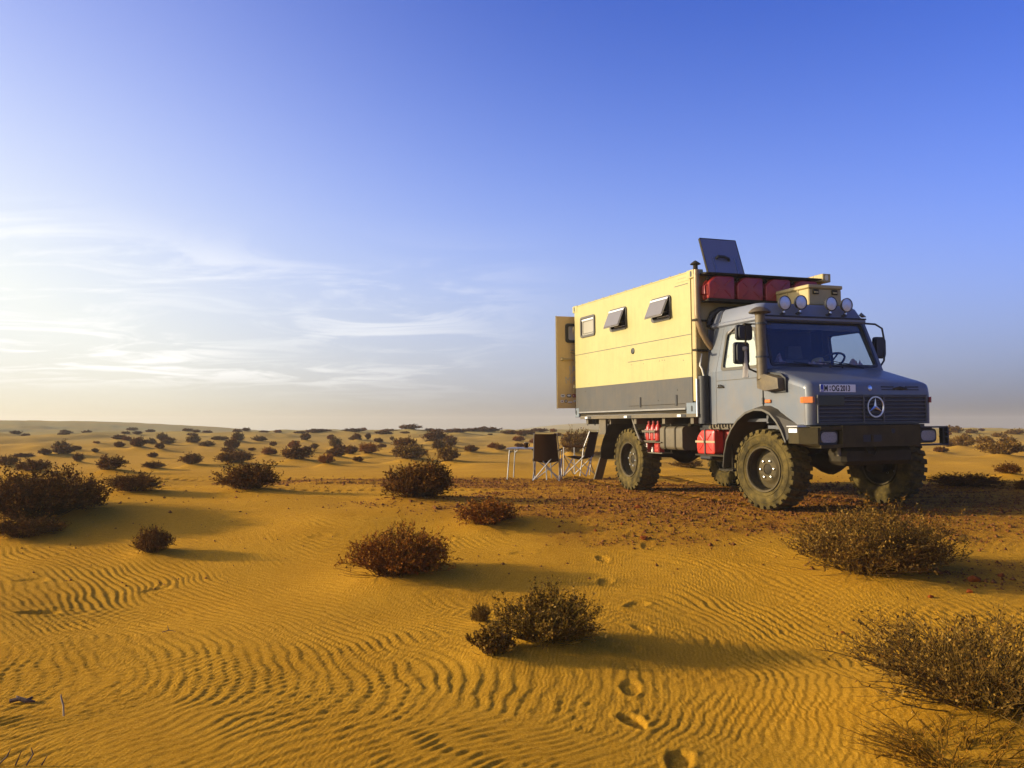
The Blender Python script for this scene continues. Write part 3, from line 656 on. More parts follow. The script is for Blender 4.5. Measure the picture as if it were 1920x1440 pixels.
# ------------------------------------------------------------------ expedition truck (local x forward, y left, z up, origin under the front axle)
TX, TY, YAW, ROLL = 4.1981, 11.2691, -1.2112, .0122
truck = empty('expedition_truck', (TX, TY, 0), (ROLL, 0, YAW))
tag(truck, 'grey blue off road expedition truck with snorkel, roof spotlights and chunky tyres', 'truck')
T = truck
def SIDE(s, y=None):
    """mapper for panels on the cab side: (x,z,depth) with tumblehome above the belt line"""
    def f(u, v, d):
        yy = .97-max(0, v-1.82)*.169
        return (u, s*(yy+d), v)
    return f
ARCH = [(-.68, 1.10), (-.55, 1.175), (-.40, 1.245), (-.25, 1.29), (-.09, 1.31), (.05, 1.305), (.18, 1.27), (.32, 1.20), (.45, 1.12), (.56, 1.08)]
def rpoly(P, r, n=4):
    """round the corners of a polygon"""
    O = []
    for i, p in enumerate(P):
        a = Vector(P[i-1]); b_ = Vector(p); c = Vector(P[(i+1) % len(P)]); u = (a-b_).normalized(); v = (c-b_).normalized()
        q0 = b_+u*r; q1 = b_+v*r
        for k in range(n+1):
            t_ = k/n; O.append(tuple((1-t_)**2*q0+2*t_*(1-t_)*b_+t_*t_*q1))
    return O
WINH = [(-.995, 1.85), (-.165, 1.84), (-.345, 2.365), (-.975, 2.365)]
for s in (-1, 1):
    # door: lower skin and upper frame round the window
    q = MB(); f = SIDE(s)
    q.prism([(-1.128, 1.10)]+ARCH[:4]+[(-.092, 1.305), (-.092, 1.82), (-1.122, 1.82)], f, -.03, .006)
    q.panel([(-1.122, 1.822), (-.098, 1.822), (-.305, 2.455), (-1.055, 2.455)], [rpoly(WINH, .06)], f, -.03, .006)
    door = q.build('door', PAINT, T)
    rim = MB(); rim.panel(rpoly([(-1.015, 1.83), (-.135, 1.82), (-.33, 2.385), (-.99, 2.385)], .065), [rpoly([(-.975, 1.87), (-.185, 1.86), (-.36, 2.347), (-.955, 2.347)], .055)], f, .004, .013); rim.build('window_seal', FLARE, door)
    pane = MB(); pane.prism(rpoly(WINH, .06), f, -.012, -.009); pane.build('window_pane', GLASS, door)
    if s < 0:
        bl = MB(); bl.prism(rpoly(WINH, .05), f, -.030, -.026); bl.build('window_blind', CREAM, door)
    cr = MB(); cr.box(-1.115, -.10, s*.975-.004, s*.975+.004, 1.690, 1.698); cr.build('door_crease', FLARE, door)
    gp = MB(); gp.tube([f(u, v, .004) for u, v in ((-.095, 1.31), (-.095, 1.82), (-.302, 2.455), (-1.055, 2.457), (-1.127, 1.82), (-1.131, 1.10), (-.68, 1.10))], .0055, 5); gp.build('door_gap', BLACK, door)
    h = MB(); h.box(-1.08, -.93, s*.983-.012, s*.983+.012, 1.592, 1.612, .006); h.tube([(-1.05, s*.985, 1.61), (-1.03, s*1.01, 1.632), (-.97, s*1.01, 1.632), (-.95, s*.985, 1.61)], .008, 6); h.build('door_handle', DARK, door)
    hg = MB(); hg.box(-.105, -.075, s*.976-.01, s*.976+.012, 1.35, 1.43, .004); hg.build('door_hinge', BLACK, door)
    # rear corner post and front wing
    q = MB(); q.prism([(-1.40, 1.09), (-1.138, 1.09), (-1.132, 1.82), (-1.375, 1.82)], f, -.05, 0); q.prism([(-1.375, 1.821), (-1.132, 1.821), (-1.062, 2.47), (-1.29, 2.47)], f, -.05, 0)
    q.build('corner_panel', PAINT, T)
    q = MB(); q.prism([(-.082, 1.31)]+ARCH[5:]+[(.695, 1.08), (.695, 1.512), (0., 1.712), (-.082, 1.80)], f, -.04, -.004)
    q.build('wing_panel', PAINT, T)
    # arch flare: a curved band with a rolled lip
    A = [(-.83, .52), (-.80, .70), (-.74, .88), (-.63, 1.03), (-.48, 1.16), (-.30, 1.25), (-.12, 1.29), (.05, 1.285), (.20, 1.235), (.32, 1.14), (.42, 1.02), (.50, .88)]
    G = []
    for k, (x, z) in enumerate(A):
        xi, zi = x*1.0, z+.035
        G.append([(xi-.0, s*.60, zi+.01), (xi, s*.93, zi+.012), (x, s*1.06, z+.012), (x, s*1.105, z), (x*.985, s*1.108, z-.028), (x*.975, s*1.09, z-.03), (x*.98, s*1.05, z-.012), (x*.98, s*.60, z-.02)])
    q = MB(); q.grid(G); fl = q.build('arch_flare', FLARE, T, smooth=50)
    # flat wing top skirt between flare and body in front
    q = MB(); q.hull([(.12, s*.95, 1.30), (.56, s*.95, 1.085), (.50, s*1.085, .89), (.20, s*1.085, 1.22), (.12, s*.93, 1.27), (.56, s*.92, 1.05), (.50, s*1.05, .87)]); q.build('wing_skirt', FLARE, T)
# nose and bonnet: one lofted skin from the grille foot over the bonnet to the scuttle
path = [(.772, 1.075, 1, 0), (.778, 1.25, 1, 0), (.778, 1.44, 1, 0), (.766, 1.52, 1, .1), (.742, 1.575, .8, .45), (.700, 1.600, .35, .9), (.62, 1.626, 0, 1), (.45, 1.672, 0, 1), (.25, 1.731, 0, 1), (.08, 1.781, 0, 1), (-.03, 1.812, 0, 1)]
G = []
for (x, z, wx, wz) in path:
    row = []
    for y in [-.965, -.960, -.95, -.935, -.91, -.885, -.84, -.74, -.55, -.3, 0, .3, .55, .74, .84, .885, .91, .935, .95, .960, .965]:
        d = max(0, abs(y)-.875); off = .09-math.sqrt(max(0, .0081-d*d)); crown = .028*(1-(y/.93)**2) if wz > .5 else 0
        ridge = -.012*math.exp(-((abs(y)-.62)/.05)**2)*wz*(1 if x < .66 else 0)
        row.append((x-off*wx, y, z-off*wz+crown*wz*min(1, (.75-x)*4)+ridge*0))
    G.append(row)
q = MB(); q.grid(G); bonnet = q.build('bonnet', PAINT, T, smooth=40)
q = MB(); q.tube([(.045, .0, 1.815), (.05, .0, 1.845), (.05, .2, 1.845), (.045, .2, 1.815)], .012, 6); q.build('bonnet_handle', BLACK, bonnet)
q = MB(); q.lathe([(0, .004), (.026, .004), (.031, 0), (.031, -.01)], 20, AX((1, 0, .2), (.769, -.03, 1.523))); q.build('round_badge', CHROME, bonnet, smooth=40)
# bonnet vent right of the plate
for (z, y0, y1) in ((1.537, .15, .35), (1.537, .54, .75), (1.502, .15, .36), (1.502, .53, .75)):
    q = MB(); q.box(.745, .781-(z-1.44)*.15, y0, y1, z-.007, z+.007); q.build('vent_slot', INK, bonnet)
q = MB(); q.hull([(.76, .30, 1.515), (.785, .36, 1.505), (.785, .54, 1.505), (.76, .60, 1.515), (.775, .47, 1.495), (.772, .45, 1.545), (.772, .39, 1.532), (.772, .51, 1.532), (.79, .45, 1.512)]); q.build('vent_badge', DARK, bonnet)
# grille
q = MB(); q.box(.775, .783, -.86, .85, 1.095, 1.437); grille = q.build('grille', INK, T)
def slat(y0, y1, z):
    q = MB(); q.hull([(.784, y0, z+.011), (.784, y1, z+.011), (.800, y0, z+.006), (.800, y1, z+.006), (.800, y0, z-.004), (.800, y1, z-.004), (.786, y0, z-.010), (.786, y1, z-.010)]); q.build('slat', PAINTD, grille)
PAINTD = mat('grille_paint', (.10, .11, .115), .5, dust=.25)
for k in range(7):
    z = 1.128+k*.0475
    slat(-.845 if k < 4 else -.455, -.172, z); slat(-.148, .140, z); slat(.163, .835, z)
for y in (-.853, -.160, .151, .842):
    q = MB(); q.box(.784, .803, y-.009, y+.009, 1.096, 1.436); q.build('grille_post', PAINTD, grille)
for z in (1.101, 1.432):
    q = MB(); q.box(.784, .802, -.843, .832, z-.006, z+.006); q.build('grille_rail', PAINTD, grille)
q = MB(); q.box(.785, .804, -.842, -.462, 1.305, 1.424, .004); q.build('blank_plate', GREEN, grille)
# three pointed star in a ring
q = MB(); cx = .822; ring = []
q.lathe([(.1305, .006), (.1305, -.006), (.116, -.006), (.112, 0), (.116, .006)], 40, AX((1, 0, 0), (cx, 0, 1.288)), closed=True)
for a in (90, 210, 330):
    t_ = (cx, .118*math.cos(R(a)), 1.288+.118*math.sin(R(a))); P = [t_]
    for da in (60, -60): P.append((cx-.003, .024*math.cos(R(a+da)), 1.288+.024*math.sin(R(a+da))))
    P += [(cx+.010, 0, 1.288), (cx-.006, 0, 1.288)]; q.hull(P)
q.build('star_emblem', CHROME, grille, smooth=30)
# number plate
q = MB(); q.box(.752, .7625, -.800, -.262, 1.468, 1.562, .003); pl = q.build('number_plate', PLATEW, T)
pl.location = (.018, 0, 0); pl.rotation_euler = (0, 0, 0)
q = MB(); q.box(.7626, .7634, -.797, -.752, 1.471, 1.559); q.build('blue_band', PBLUE, pl)
MX = Matrix(((0, 0, 1, 0), (1, 0, 0, 0), (0, 1, 0, 0), (0, 0, 0, 1)))       # text plane -> faces +x
def ptext(txt, y, size, m_, z=1.483): text_mesh('plate_lettering', txt, size, m_, pl, Matrix.Translation((.7634, y, z)) @ MX, .0006, .003, .78)
ptext('M', -.745, .098, INK); ptext('OG', -.632, .098, INK); ptext('2013', -.500, .098, INK)
ptext('D', -.784, .03, PLATEW, 1.478)
q = MB(); q.disc(.014, 0, 14, AX((1, 0, 0), (.7635, -.653, 1.533))); q.disc(.014, 0, 14, AX((1, 0, 0), (.7635, -.653, 1.497))); q.build('plate_seal', mat('seal_grey', (.45, .46, .5), .4), pl)
# indicators
for s in (-1, 1):
    q = MB(); q.hull([(.62, s*.968, 1.345), (.62, s*.968, 1.412), (.70, s*.995, 1.34), (.70, s*.995, 1.415), (.795, s*.93, 1.34), (.795, s*.93, 1.415), (.795, s*.90, 1.345), (.795, s*.90, 1.41), (.68, s*.94, 1.35)]); q.build('indicator', ORANGE if s < 0 else REDL, T)
    q = MB(); q.box(-.045, .07, s*.976-.012, s*.976+.012, 1.36, 1.402, .006); q.build('side_repeater', ORANGE, T)
# windscreen frame, glass, rubber
def WS(u, v, d): return (-.02-(v-1.80)*.345+d, u, v+d*.33)
q = MB(); HO = rpoly([(-.86, 1.855), (.86, 1.855), (.80, 2.455), (-.80, 2.455)], .055)
q.panel([(-.955, 1.80), (.955, 1.80), (.865, 2.52), (-.865, 2.52)], [HO], WS, -.05, 0.); q.build('windscreen_frame', PAINT, T)
q = MB(); q.panel(rpoly([(-.885, 1.835), (.885, 1.835), (.822, 2.478), (-.822, 2.478)], .06), [rpoly([(-.85, 1.867), (.85, 1.867), (.792, 2.445), (-.792, 2.445)], .05)], WS, -.01, .010); q.build('windscreen_seal', BLACK, T)
q = MB(); q.prism(HO, WS, -.022, -.018); wsg = q.build('windscreen', GLASS, T)
q = MB(); q.prism([(-.79, 2.365), (.79, 2.365), (.782, 2.44), (-.782, 2.44)], WS, -.06, -.045); q.build('sun_visor', INTER, T)
for (y0, z0, y1, z1) in ((-.107, 1.815, -.83, 1.885), (.594, 1.815, -.17, 1.90)):
    q = MB(); q.tube([WS(y0, z0, .03), WS((y0+y1)/2+.12, (z0+z1)/2+.01, .035), WS(y1+.3, z1, .028)], [.010, .008, .006], 6); q.tube([WS(y0-.05, z0+.03, .022), WS(y1, z1-.005, .018)], .006, 5); q.build('wiper', BLACK, T)
# roof: stacked rings
def ring(x0, x1, hw, z, r, n=6):
    return [(p[0], p[1], z) for p in rrect((x0+x1)/2, 0, x1-x0, 2*hw, r, n)]
RG = [ring(-1.40, -.245, .870, 2.455, .05), ring(-1.41, -.215, .892, 2.475, .06), ring(-1.41, -.215, .892, 2.505, .06), ring(-1.405, -.245, .872, 2.52, .07), ring(-1.40, -.27, .862, 2.56, .09), ring(-1.37, -.315, .825, 2.665, .10), ring(-1.34, -.36, .785, 2.708, .11), ring(-1.27, -.45, .68, 2.722, .12)]
q = MB(); m_ = len(RG[0]); b0 = 0
for r_ in RG: q.v += r_
for i in range(len(RG)-1): q.f += [(i*m_+k, i*m_+(k+1) % m_, (i+1)*m_+(k+1) % m_, (i+1)*m_+k) for k in range(m_)]
q.f.append(tuple(range((len(RG)-1)*m_, len(RG)*m_))); q.f.append(tuple(range(m_))[::-1])
roof = q.build('roof', ROOFP, T, smooth=32)
q = MB(); q.tube([(-1.15, -.885, 2.525), (-1.15, -.866, 2.562), (-1.15, -.829, 2.667), (-1.15, -.785, 2.713), (-1.15, -.6, 2.727), (-1.15, .6, 2.727), (-1.15, .785, 2.713)], .005, 4); q.build('roof_seam', FLARE, roof)
q = MB(); q.tube([(-1.37, -.90, 2.50), (-1.405, -.885, 2.57), (-1.38, -.84, 2.68), (-1.33, -.76, 2.735), (-1.29, -.5, 2.745), (-1.29, .5, 2.745), (-1.33, .76, 2.735), (-1.40, .88, 2.55)], .045, 8); q.build('rubber_bellows', BLACK, roof, smooth=60)
q = MB(); q.box(-.30, -.205, -.87, .87, 2.508, 2.530, .006); q.build('rain_gutter', BLACK, roof)
q = MB(); q.hull([(-.28, .80, 2.58), (-.22, .80, 2.57), (-.22, .88, 2.55), (-.30, .87, 2.55), (-.26, .83, 2.62)]); q.build('roof_marker', PAINTD, roof)
# roof spotlights
for (y, z) in ((-.515, 2.690), (-.252, 2.708), (.252, 2.708), (.515, 2.700)):
    M_ = AX((1, 0, -.04), (-.19, y, z))
    q = MB(); q.lathe([(.0, -.085), (.045, -.08), (.078, -.05), (.094, -.015), (.097, .012), (.090, .016), (.086, .008)], 28, M_); sp = q.build('spotlight', BLACK, T, smooth=50)
    q = MB(); q.lathe([(0, .018), (.05, .015), (.087, .008)], 28, M_); q.build('lens', LENS, sp, smooth=60)
    q = MB(); q.tube([(-.215, y, z-.08), (-.235, y, z-.125), (-.29, y, z-.145)], .014, 6); q.box(-.30, -.22, y-.03, y+.03, z-.150, z-.135); q.build('bracket', BLACK, sp)
    q = MB(); q.lathe([(0, .012), (.012, .012), (.012, -.01)], 8, AX((1, 0, 0), (-.20, y-.012, z-.118))); q.build('clamp_bolt', CHROME, sp)
# snorkel
q = MB(); q.tube([(.02, -1.045, 1.66), (.0, -1.045, 1.74), (-.01, -1.045, 2.2), (-.015, -1.045, 2.52)], [.078, .068, .064, .062], 16)
q.hull([(-.04, -.975, 1.55), (-.04, -1.10, 1.55), (-.03, -.975, 1.70), (-.03, -1.11, 1.70), (.12, -1.11, 1.72), (.34, -1.08, 1.66), (.36, -.975, 1.66), (.355, -1.08, 1.53), (.36, -.975, 1.51), (.10, -1.10, 1.51), (.0, -.975, 1.51), (.12, -.975, 1.73)])
sn = q.build('snorkel', BRONZE, T, smooth=45)
q = MB(); q.panel(rpoly([(.10, 1.485), (.39, 1.485), (.39, 1.66), (.30, 1.72), (.05, 1.755), (.05, 1.73), (.29, 1.695), (.365, 1.645), (.365, 1.51), (.10, 1.51)], .008, 2), [], lambda u, v, d: (u, -d, v), .955, .995); q.build('air_intake_seal', BLACK, sn)
q = MB(); q.lathe([(.0, .085), (.05, .078), (.10, .055), (.135, .022), (.142, .008), (.13, -.002), (.07, .0), (.062, -.03)], 24, AX((0, 0, 1), (-.02, -1.045, 2.515))); q.build('snorkel_cap', BRONZE, sn, smooth=50)
for z in (1.95, 2.38):
    q = MB(); q.lathe([(.066, -.012), (.074, -.012), (.074, .012), (.066, .012)], 16, AX((0, 0, 1), (-.007, -1.045, z))); q.box(-.03, .02, -.99, -.90, z-.012, z+.012); q.build('snorkel_clamp', BLACK, sn)
# right mirrors on their pole
q = MB(); q.tube([(-.36, -.93, 2.41), (-.30, -1.10, 2.40), (-.13, -1.20, 2.385), (-.12, -1.20, 2.2), (-.13, -1.19, 1.95), (-.12, -1.15, 1.80), (-.10, -1.0, 1.74)], .013, 7); q.tube([(-.16, -.93, 2.39), (-.13, -1.20, 2.385)], .010, 6)
mp_ = q.build('mirror_pole', DARK, T, smooth=60)
def mirror(x, y0, y1, z0, z1, par, tilt=0.):
    q = MB(); q.prism(rrect((y0+y1)/2, (z0+z1)/2, y1-y0, z1-z0, .04), lambda u, v, d: (x+d, u, v), -.035, .0); q.prism(rrect((y0+y1)/2, (z0+z1)/2, (y1-y0)*.8, (z1-z0)*.85, .04), lambda u, v, d: (x+d, u, v), .0, .03)
    mm = q.build('mirror_housing', BLACK, par, smooth=35)
    q = MB(); q.prism(rrect((y0+y1)/2, (z0+z1)/2, (y1-y0)*.9, (z1-z0)*.92, .03), lambda u, v, d: (x+d, u, v), -.039, -.036); return q.build('mirror_glass', CHROME, par)
mirror(-.15, -1.315, -1.07, 2.175, 2.375, mp_); mirror(-.16, -1.345, -1.115, 1.865, 2.15, mp_)
q = MB(); q.hull([(-.53, -1.18, 2.32), (-.50, -1.20, 2.29), (-.33, -1.18, 2.385), (-.35, -1.20, 2.36), (-.52, -1.12, 2.31), (-.33, -1.13, 2.37)]); q.build('kerb_mirror', RAG, mp_)
# left mirror
q = MB(); q.tube([(-.28, .86, 2.47), (-.25, 1.06, 2.46), (-.22, 1.15, 2.40), (-.20, 1.17, 2.2), (-.18, 1.13, 1.95), (-.12, .97, 1.82)], .014, 7); ml_ = q.build('mirror_pole', BLACK, T, smooth=60)
mirror(-.22, 1.0, 1.20, 1.98, 2.28, ml_)
# cab interior
q = MB(); q.box(-1.37, -.06, -.93, .93, 1.12, 1.16); q.box(-1.395, -1.36, -.92, .92, 1.12, 2.45); q.box(-.10, .70, -.9, .9, 1.02, 1.07); q.box(-.10, -.06, -.92, .92, 1.1, 1.80); q.build('cab_shell', INTER, T)
q = MB(); q.hull([(-.06, -.90, 1.80), (-.06, .90, 1.80), (-.34, -.90, 1.84), (-.34, .90, 1.84), (-.40, -.90, 1.70), (-.40, .90, 1.70), (-.30, -.9, 1.5), (-.30, .9, 1.5), (-.08, -.9, 1.5), (-.08, .9, 1.5)]); q.build('dashboard', INTER, T)
for y in (-.48, .42):
    q = MB(); q.box(-1.10, -.62, y-.25, y+.25, 1.40, 1.55, .04); q.hull([(-1.12, y-.24, 1.5), (-1.12, y+.24, 1.5), (-.96, y-.24, 1.5), (-.96, y+.24, 1.5), (-1.24, y-.20, 2.02), (-1.24, y+.20, 2.02), (-1.12, y-.20, 2.02), (-1.12, y+.20, 2.02)])
    q.hull([(-1.24, y-.11, 2.04), (-1.24, y+.11, 2.04), (-1.15, y-.13, 2.04), (-1.15, y+.13, 2.04), (-1.25, y-.10, 2.22), (-1.25, y+.10, 2.22), (-1.17, y-.11, 2.22), (-1.17, y+.11, 2.22)]); q.box(-1.05, -.7, y-.2, y+.2, 1.16, 1.4); q.build('seat', SEATM, T)
q = MB(); Ms = AX((-.62, 0, 1), (-.46, .42, 1.93)); n_ = 28
q.tube([tuple(Ms @ Vector((.22*math.cos(2*math.pi*k/n_), .22*math.sin(2*math.pi*k/n_), 0))) for k in range(n_+1)], .016, 6, cap=False)
for a in (200, 340, 90): q.tube([tuple(Ms @ Vector((.22*math.cos(R(a)), .22*math.sin(R(a)), 0))), tuple(Ms @ Vector((0, 0, -.03)))], .012, 5)
q.tube([tuple(Ms @ Vector((0, 0, -.02))), tuple(Ms @ Vector((0, 0, -.35)))], .03, 6); q.build('steering_wheel', BLACK, T, smooth=60)
# front bumper
q = MB(); q.prism([(.55, -1.10), (.735, -1.10), (.90, -.955), (.90, -.925), (.70, -.925), (.66, -1.06), (.55, -1.06)], lambda u, v, d: (u, v, d), .855, 1.045)
q.prism([(.70, -.925), (.80, -.925), (.80, -.61), (.70, -.61)], lambda u, v, d: (u, v, d), .80, 1.055)
q.prism([(.70, -.61), (.925, -.61), (.925, .595), (.70, .595)], lambda u, v, d: (u, v, d), .805, 1.062)
q.prism([(.805, -.925), (.915, -.925), (.915, -.61), (.805, -.61)], lambda u, v, d: (u, v, d), .80, .838); q.prism([(.805, -.925), (.915, -.925), (.915, -.61), (.805, -.61)], lambda u, v, d: (u, v, d), 1.015, 1.055)
q.hull([(.60, -1.10, .855), (.735, -1.10, .855), (.90, -.955, .856), (.91, -.90, .80), (.70, -.90, .80), (.88, -.90, .85)])
q.prism([(.70, .595), (.79, .595), (.79, .93), (.70, .93)], lambda u, v, d: (u, v, d), .83, 1.03)
bump = q.build('bumper', OLIVE, T)
q = MB()
for (x0, x1, z0, z1) in ((.80, .93, 1.02, 1.04), (.80, .93, .80, .82)): q.box(x0, x1, .60, 1.05, z0, z1)
q.box(.80, .93, 1.035, 1.055, .82, 1.02); q.box(.915, .935, .96, .975, .82, 1.02); q.box(.85, .95, .975, 1.035, .90, .915); q.box(.85, .95, .975, 1.035, .96, .97); q.build('headlight_guard', BLACK, bump)
for y, w_ in ((-.165, .285),):
    q = MB(); q.prism(rrect(y, .907, w_, .085, .02), lambda u, v, d: (d, u, v), .9251, .929); q.build('tow_slot', INK, bump); q = MB(); q.box(.929, .94, y-.02, y+.012, .868, .946); q.build('tow_pin', OLIVE, bump)
q = MB(); q.lathe([(0, .001), (.026, .001), (.03, .004), (.03, -.004)], 18, AX((1, 0, 0), (.926, .16, .992))); q.build('bumper_hole', INK, bump)
q = MB(); q.prism(rrect(-1.0, .93, .10, .05, .012), lambda u, v, d: (.83+(-.95-u)*-1.13+d, u, v), .0, .006); q.build('bumper_slot', INK, bump)
q = MB(); q.box(.57, .72, -1.112, -1.101, .985, 1.035); q.build('white_marker', WHITE, bump)
q = MB(); q.box(.50, .70, -1.09, -.95, 1.05, 1.072, .004); q.build('step_plate', CHROME, bump)
for s, y in ((-1, -.778), (1, .765)):
    q = MB(); q.prism(rrect(y, .926, .29, .17, .05), lambda u, v, d: (d, u, v), .80, .872); hl = q.build('headlight', BLACK, T)
    q = MB(); q.prism(rrect(y, .926, .235, .125, .05), lambda u, v, d: (d, u, v), .868, .884); q.build('lens', HLENS, hl, smooth=40)
q = MB(); q.tube([(.86, -.22, .80), (.90, -.22, .73), (.89, -.12, .70), (.86, -.06, .74), (.86, -.06, .80)], .014, 7); q.build('tow_hook', DARK, T)
q = MB(); q.tube([(.86, -.62, .80), (.86, -.62, .70)], .022, 8); q.build('tow_stub', TANK, T)
q = MB(); q.box(.55, .86, -.55, .55, .58, .80, .05); q.build('skid_plate', DARK, T)
# chassis, axles, springs
WB = 3.5306
q = MB()
for y in (-.40, .40): q.box(-5.35, .70, y-.04, y+.04, .78, .98)
for x in (.5, -.9, -1.8, -2.7, -4.2, -5.2): q.tube([(x, -.40, .88), (x, .40, .88)], .055, 8)
chs = q.build('chassis', DARK, T)
for x in (0, -WB):
    q = MB(); q.tube([(x, -.70, .62), (x, -.25, .60), (x, -.12, .60), (x, 0, .60), (x, .12, .60), (x, .25, .60), (x, .70, .62)], [.075, .08, .15, .19, .15, .08, .075], 12); q.box(x-.12, x+.12, -.80, -.66, .42, .74, .04); q.box(x-.12, x+.12, .66, .80, .42, .74, .04)
    for y in (-.52, .52): q.tube([(x+.075*math.cos(k*.9), y+.075*math.sin(k*.9), .66+.36*k/48) for k in range(49)], .014, 5)
    q.build('axle', DARK, T, smooth=50)
q = MB(); q.tube([(-.9, .05, .72), (-3.3, .02, .66)], .06, 10); q.box(-1.4, -.55, -.28, .28, .60, 1.0, .05); q.box(-.5, .6, -.32, .32, .70, 1.06, .05); q.build('drivetrain', DARK, T)
# wheels
hub = MB(); Mw = AX((0, 1, 0), (0, 0, 0)); hub.lathe([(0, .085), (.05, .085), (.068, .075), (.07, .02), (.10, -.02), (.10, -.14), (0, -.14)], 20, Mw); wheel = hub.build('wheel', DARK, T, smooth=40)
q = MB(); q.lathe([(.262, .150), (.270, .168), (.288, .172), (.294, .158), (.294, .120), (.272, .105), (.264, .04), (.262, -.14), (.245, -.14), (.252, .02), (.240, .030), (.205, .034), (.172, .052), (.150, .078), (.135, .084), (.072, .084), (.068, .03)], 40, Mw); q.build('rim', RIM, wheel, smooth=35)
for k in range(6):
    a = R(60*k+12); c_ = (.113*math.cos(a), .08, .113*math.sin(a)); q = MB(); q.lathe([(0, .028), (.012, .026), (.0155, .018), (.0155, 0)], 6, AX((0, 1, 0), c_)); q.build('wheel_nut', CHROME, wheel)
RT = .516; q = MB()
prof = [(.268, .118), (.285, .152), (.315, .166), (.36, .176), (.41, .176), (.445, .170), (.470, .158), (.484, .13), (.488, .06), (.489, 0)]
prof = prof+[(r_, -y_) for r_, y_ in prof[-2::-1]]; q.lathe(prof, 64, Mw)
for (r_) in (.335, .425): q.lathe([(r_-.004, .175), (r_, .1785), (r_+.004, .175)], 48, Mw)
nl = 28
for s in (-1, 1):
    for k in range(nl):
        a0 = 2*math.pi*(k+(.5 if s > 0 else 0))/nl; P = []
        for (y_, r_lo, r_hi, da0, wd) in ((.005, .480, RT-.003, .045, .058), (.10, .480, RT, .02, .066), (.168, .465, RT-.012, .0, .074), (.177, .458, RT-.036, .0, .070)):
            for dw in (-wd, wd):
                for r_ in (r_lo, r_hi):
                    a = a0+da0*(1 if s > 0 else -1)+dw*(1. if r_ == r_lo else .82); P.append((r_*math.cos(a), s*y_, r_*math.sin(a)))
        q.hull(P)
q.build('tyre', RUBBER, wheel, smooth=28)
wheel.location = (0, .925, RT)
for (x, y, rz) in ((0, -.925, math.pi), (-WB, .925, 0), (-WB, -.925, math.pi)):
    c = copy_tree(wheel, T); c.location = (x, y, RT); c.rotation_euler = (0, .4*x+y, rz)
for c in [o for o in T.children if o.name.startswith('wheel') and abs(o.location.x) < .1]: c.rotation_euler.z += R(9)
for o in T.children:
    if o.name.startswith('wheel'): o.rotation_euler = Euler((0, o.rotation_euler.y % .3, o.rotation_euler.z))
# flatbed under the container
q = MB(); q.box(-5.32, -1.40, -1.10, 1.10, 1.205, 1.255); q.box(-5.28, -1.36, -1.135, -1.09, 1.195, 1.245); q.box(-5.28, -1.36, 1.09, 1.135, 1.195, 1.245)
for y in (-.42, .42): q.box(-5.3, -1.45, y-.05, y+.05, .985, 1.204)
for x in (-5.1, -4.2, -3.3, -2.4, -1.6): q.box(x-.04, x+.04, -1.08, 1.08, 1.10, 1.204)
bed = q.build('flatbed', TANK, T)
for x in (-5.02, -3.52, -1.86):
    q = MB(); q.box(x-.05, x+.05, -1.141, -1.136, 1.203, 1.237); q.build('white_reflector', WHITE, bed); q = MB(); q.box(x+.06, x+.19, -1.142, -1.136, 1.20, 1.24, .002); q.build('side_marker', INK, bed)
# rear mudguards and flaps
for s in (-1, 1):
    q = MB(); G = []
    for (x, z) in ((-4.16, 1.20), (-4.26, 1.04), (-4.42, .86), (-4.52, .70), (-4.56, .50)): G.append([(x, s*.62, z), (x, s*1.09, z), (x-.02, s*1.095, z-.02), (x-.03, s*.62, z-.02)])
    q.grid(G); mg = q.build('mudguard', DARK, T, smooth=60)
    q = MB(); q.box(-4.62, -4.36, s*1.06-.02, s*1.06+.02, .92, 1.20); q.build('mudguard_plate', TANK, mg)
    if s < 0:
        q = MB(); q.hull([(-4.55, s*1.095, .52), (-4.58, s*.93, .52), (-4.60, s*1.095, .50), (-4.82, s*1.095, .11), (-4.82, s*.93, .11), (-4.85, s*1.095, .12), (-4.85, s*.93, .12), (-4.62, s*.93, .5)]); q.build('mud_flap', TANK, mg)
    q = MB(); q.tube([(-3.44, s*1.05, 1.20), (-3.30, s*1.07, 1.02), (-3.16, s*1.08, .86), (-3.10, s*1.0, .74)], .022, 7); q.build('mudguard_stay', TANK, mg)
# fuel tank, battery box, step
q = MB(); q.prism(rrect(-.72, .88, .54, .36, .06), lambda u, v, d: (d, u, v), -2.67, -2.02); tank = q.build('fuel_tank', TANK, T, smooth=35)
for x in (-2.52, -2.22):
    q = MB(); q.panel(rrect(-.72, .88, .556, .376, .065), [rrect(-.72, .88, .544, .364, .06)], lambda u, v, d: (d, u, v), x-.018, x+.018); q.build('tank_strap', DARK, tank)
q = MB(); q.tube([(-2.1, -.80, 1.05), (-2.02, -.82, 1.10), (-1.95, -.86, 1.12)], .04, 8); q.build('filler_neck', DARK, tank)
q = MB(); q.box(-1.98, -1.68, -.72, -.40, .56, 1.10, .02); q.build('battery_box', INK, T)  # ink black stands in for the deep shade between tank and can
q = MB(); q.box(-1.66, -.92, -1.0, -.55, .64, .662); q.box(-1.68, -.9, -.56, -.52, .64, 1.05); q.build('can_tray', DARK, T)
q = MB(); q.box(-1.05, -.72, -1.02, -.70, .455, .475); q.tube([(-.75, -1.0, .47), (-.75, -1.0, .9)], .01, 6); q.build('cab_step', DARK, T)
q = MB()
for k in range(8): q.box(-1.30+.07*k, -1.27+.07*k, -.99, -.93, 1.03+.012*(k % 3), 1.085)
q.box(-1.36, -.72, -.96, -.90, 1.02, 1.085); q.build('sill_fittings', TANK, T)
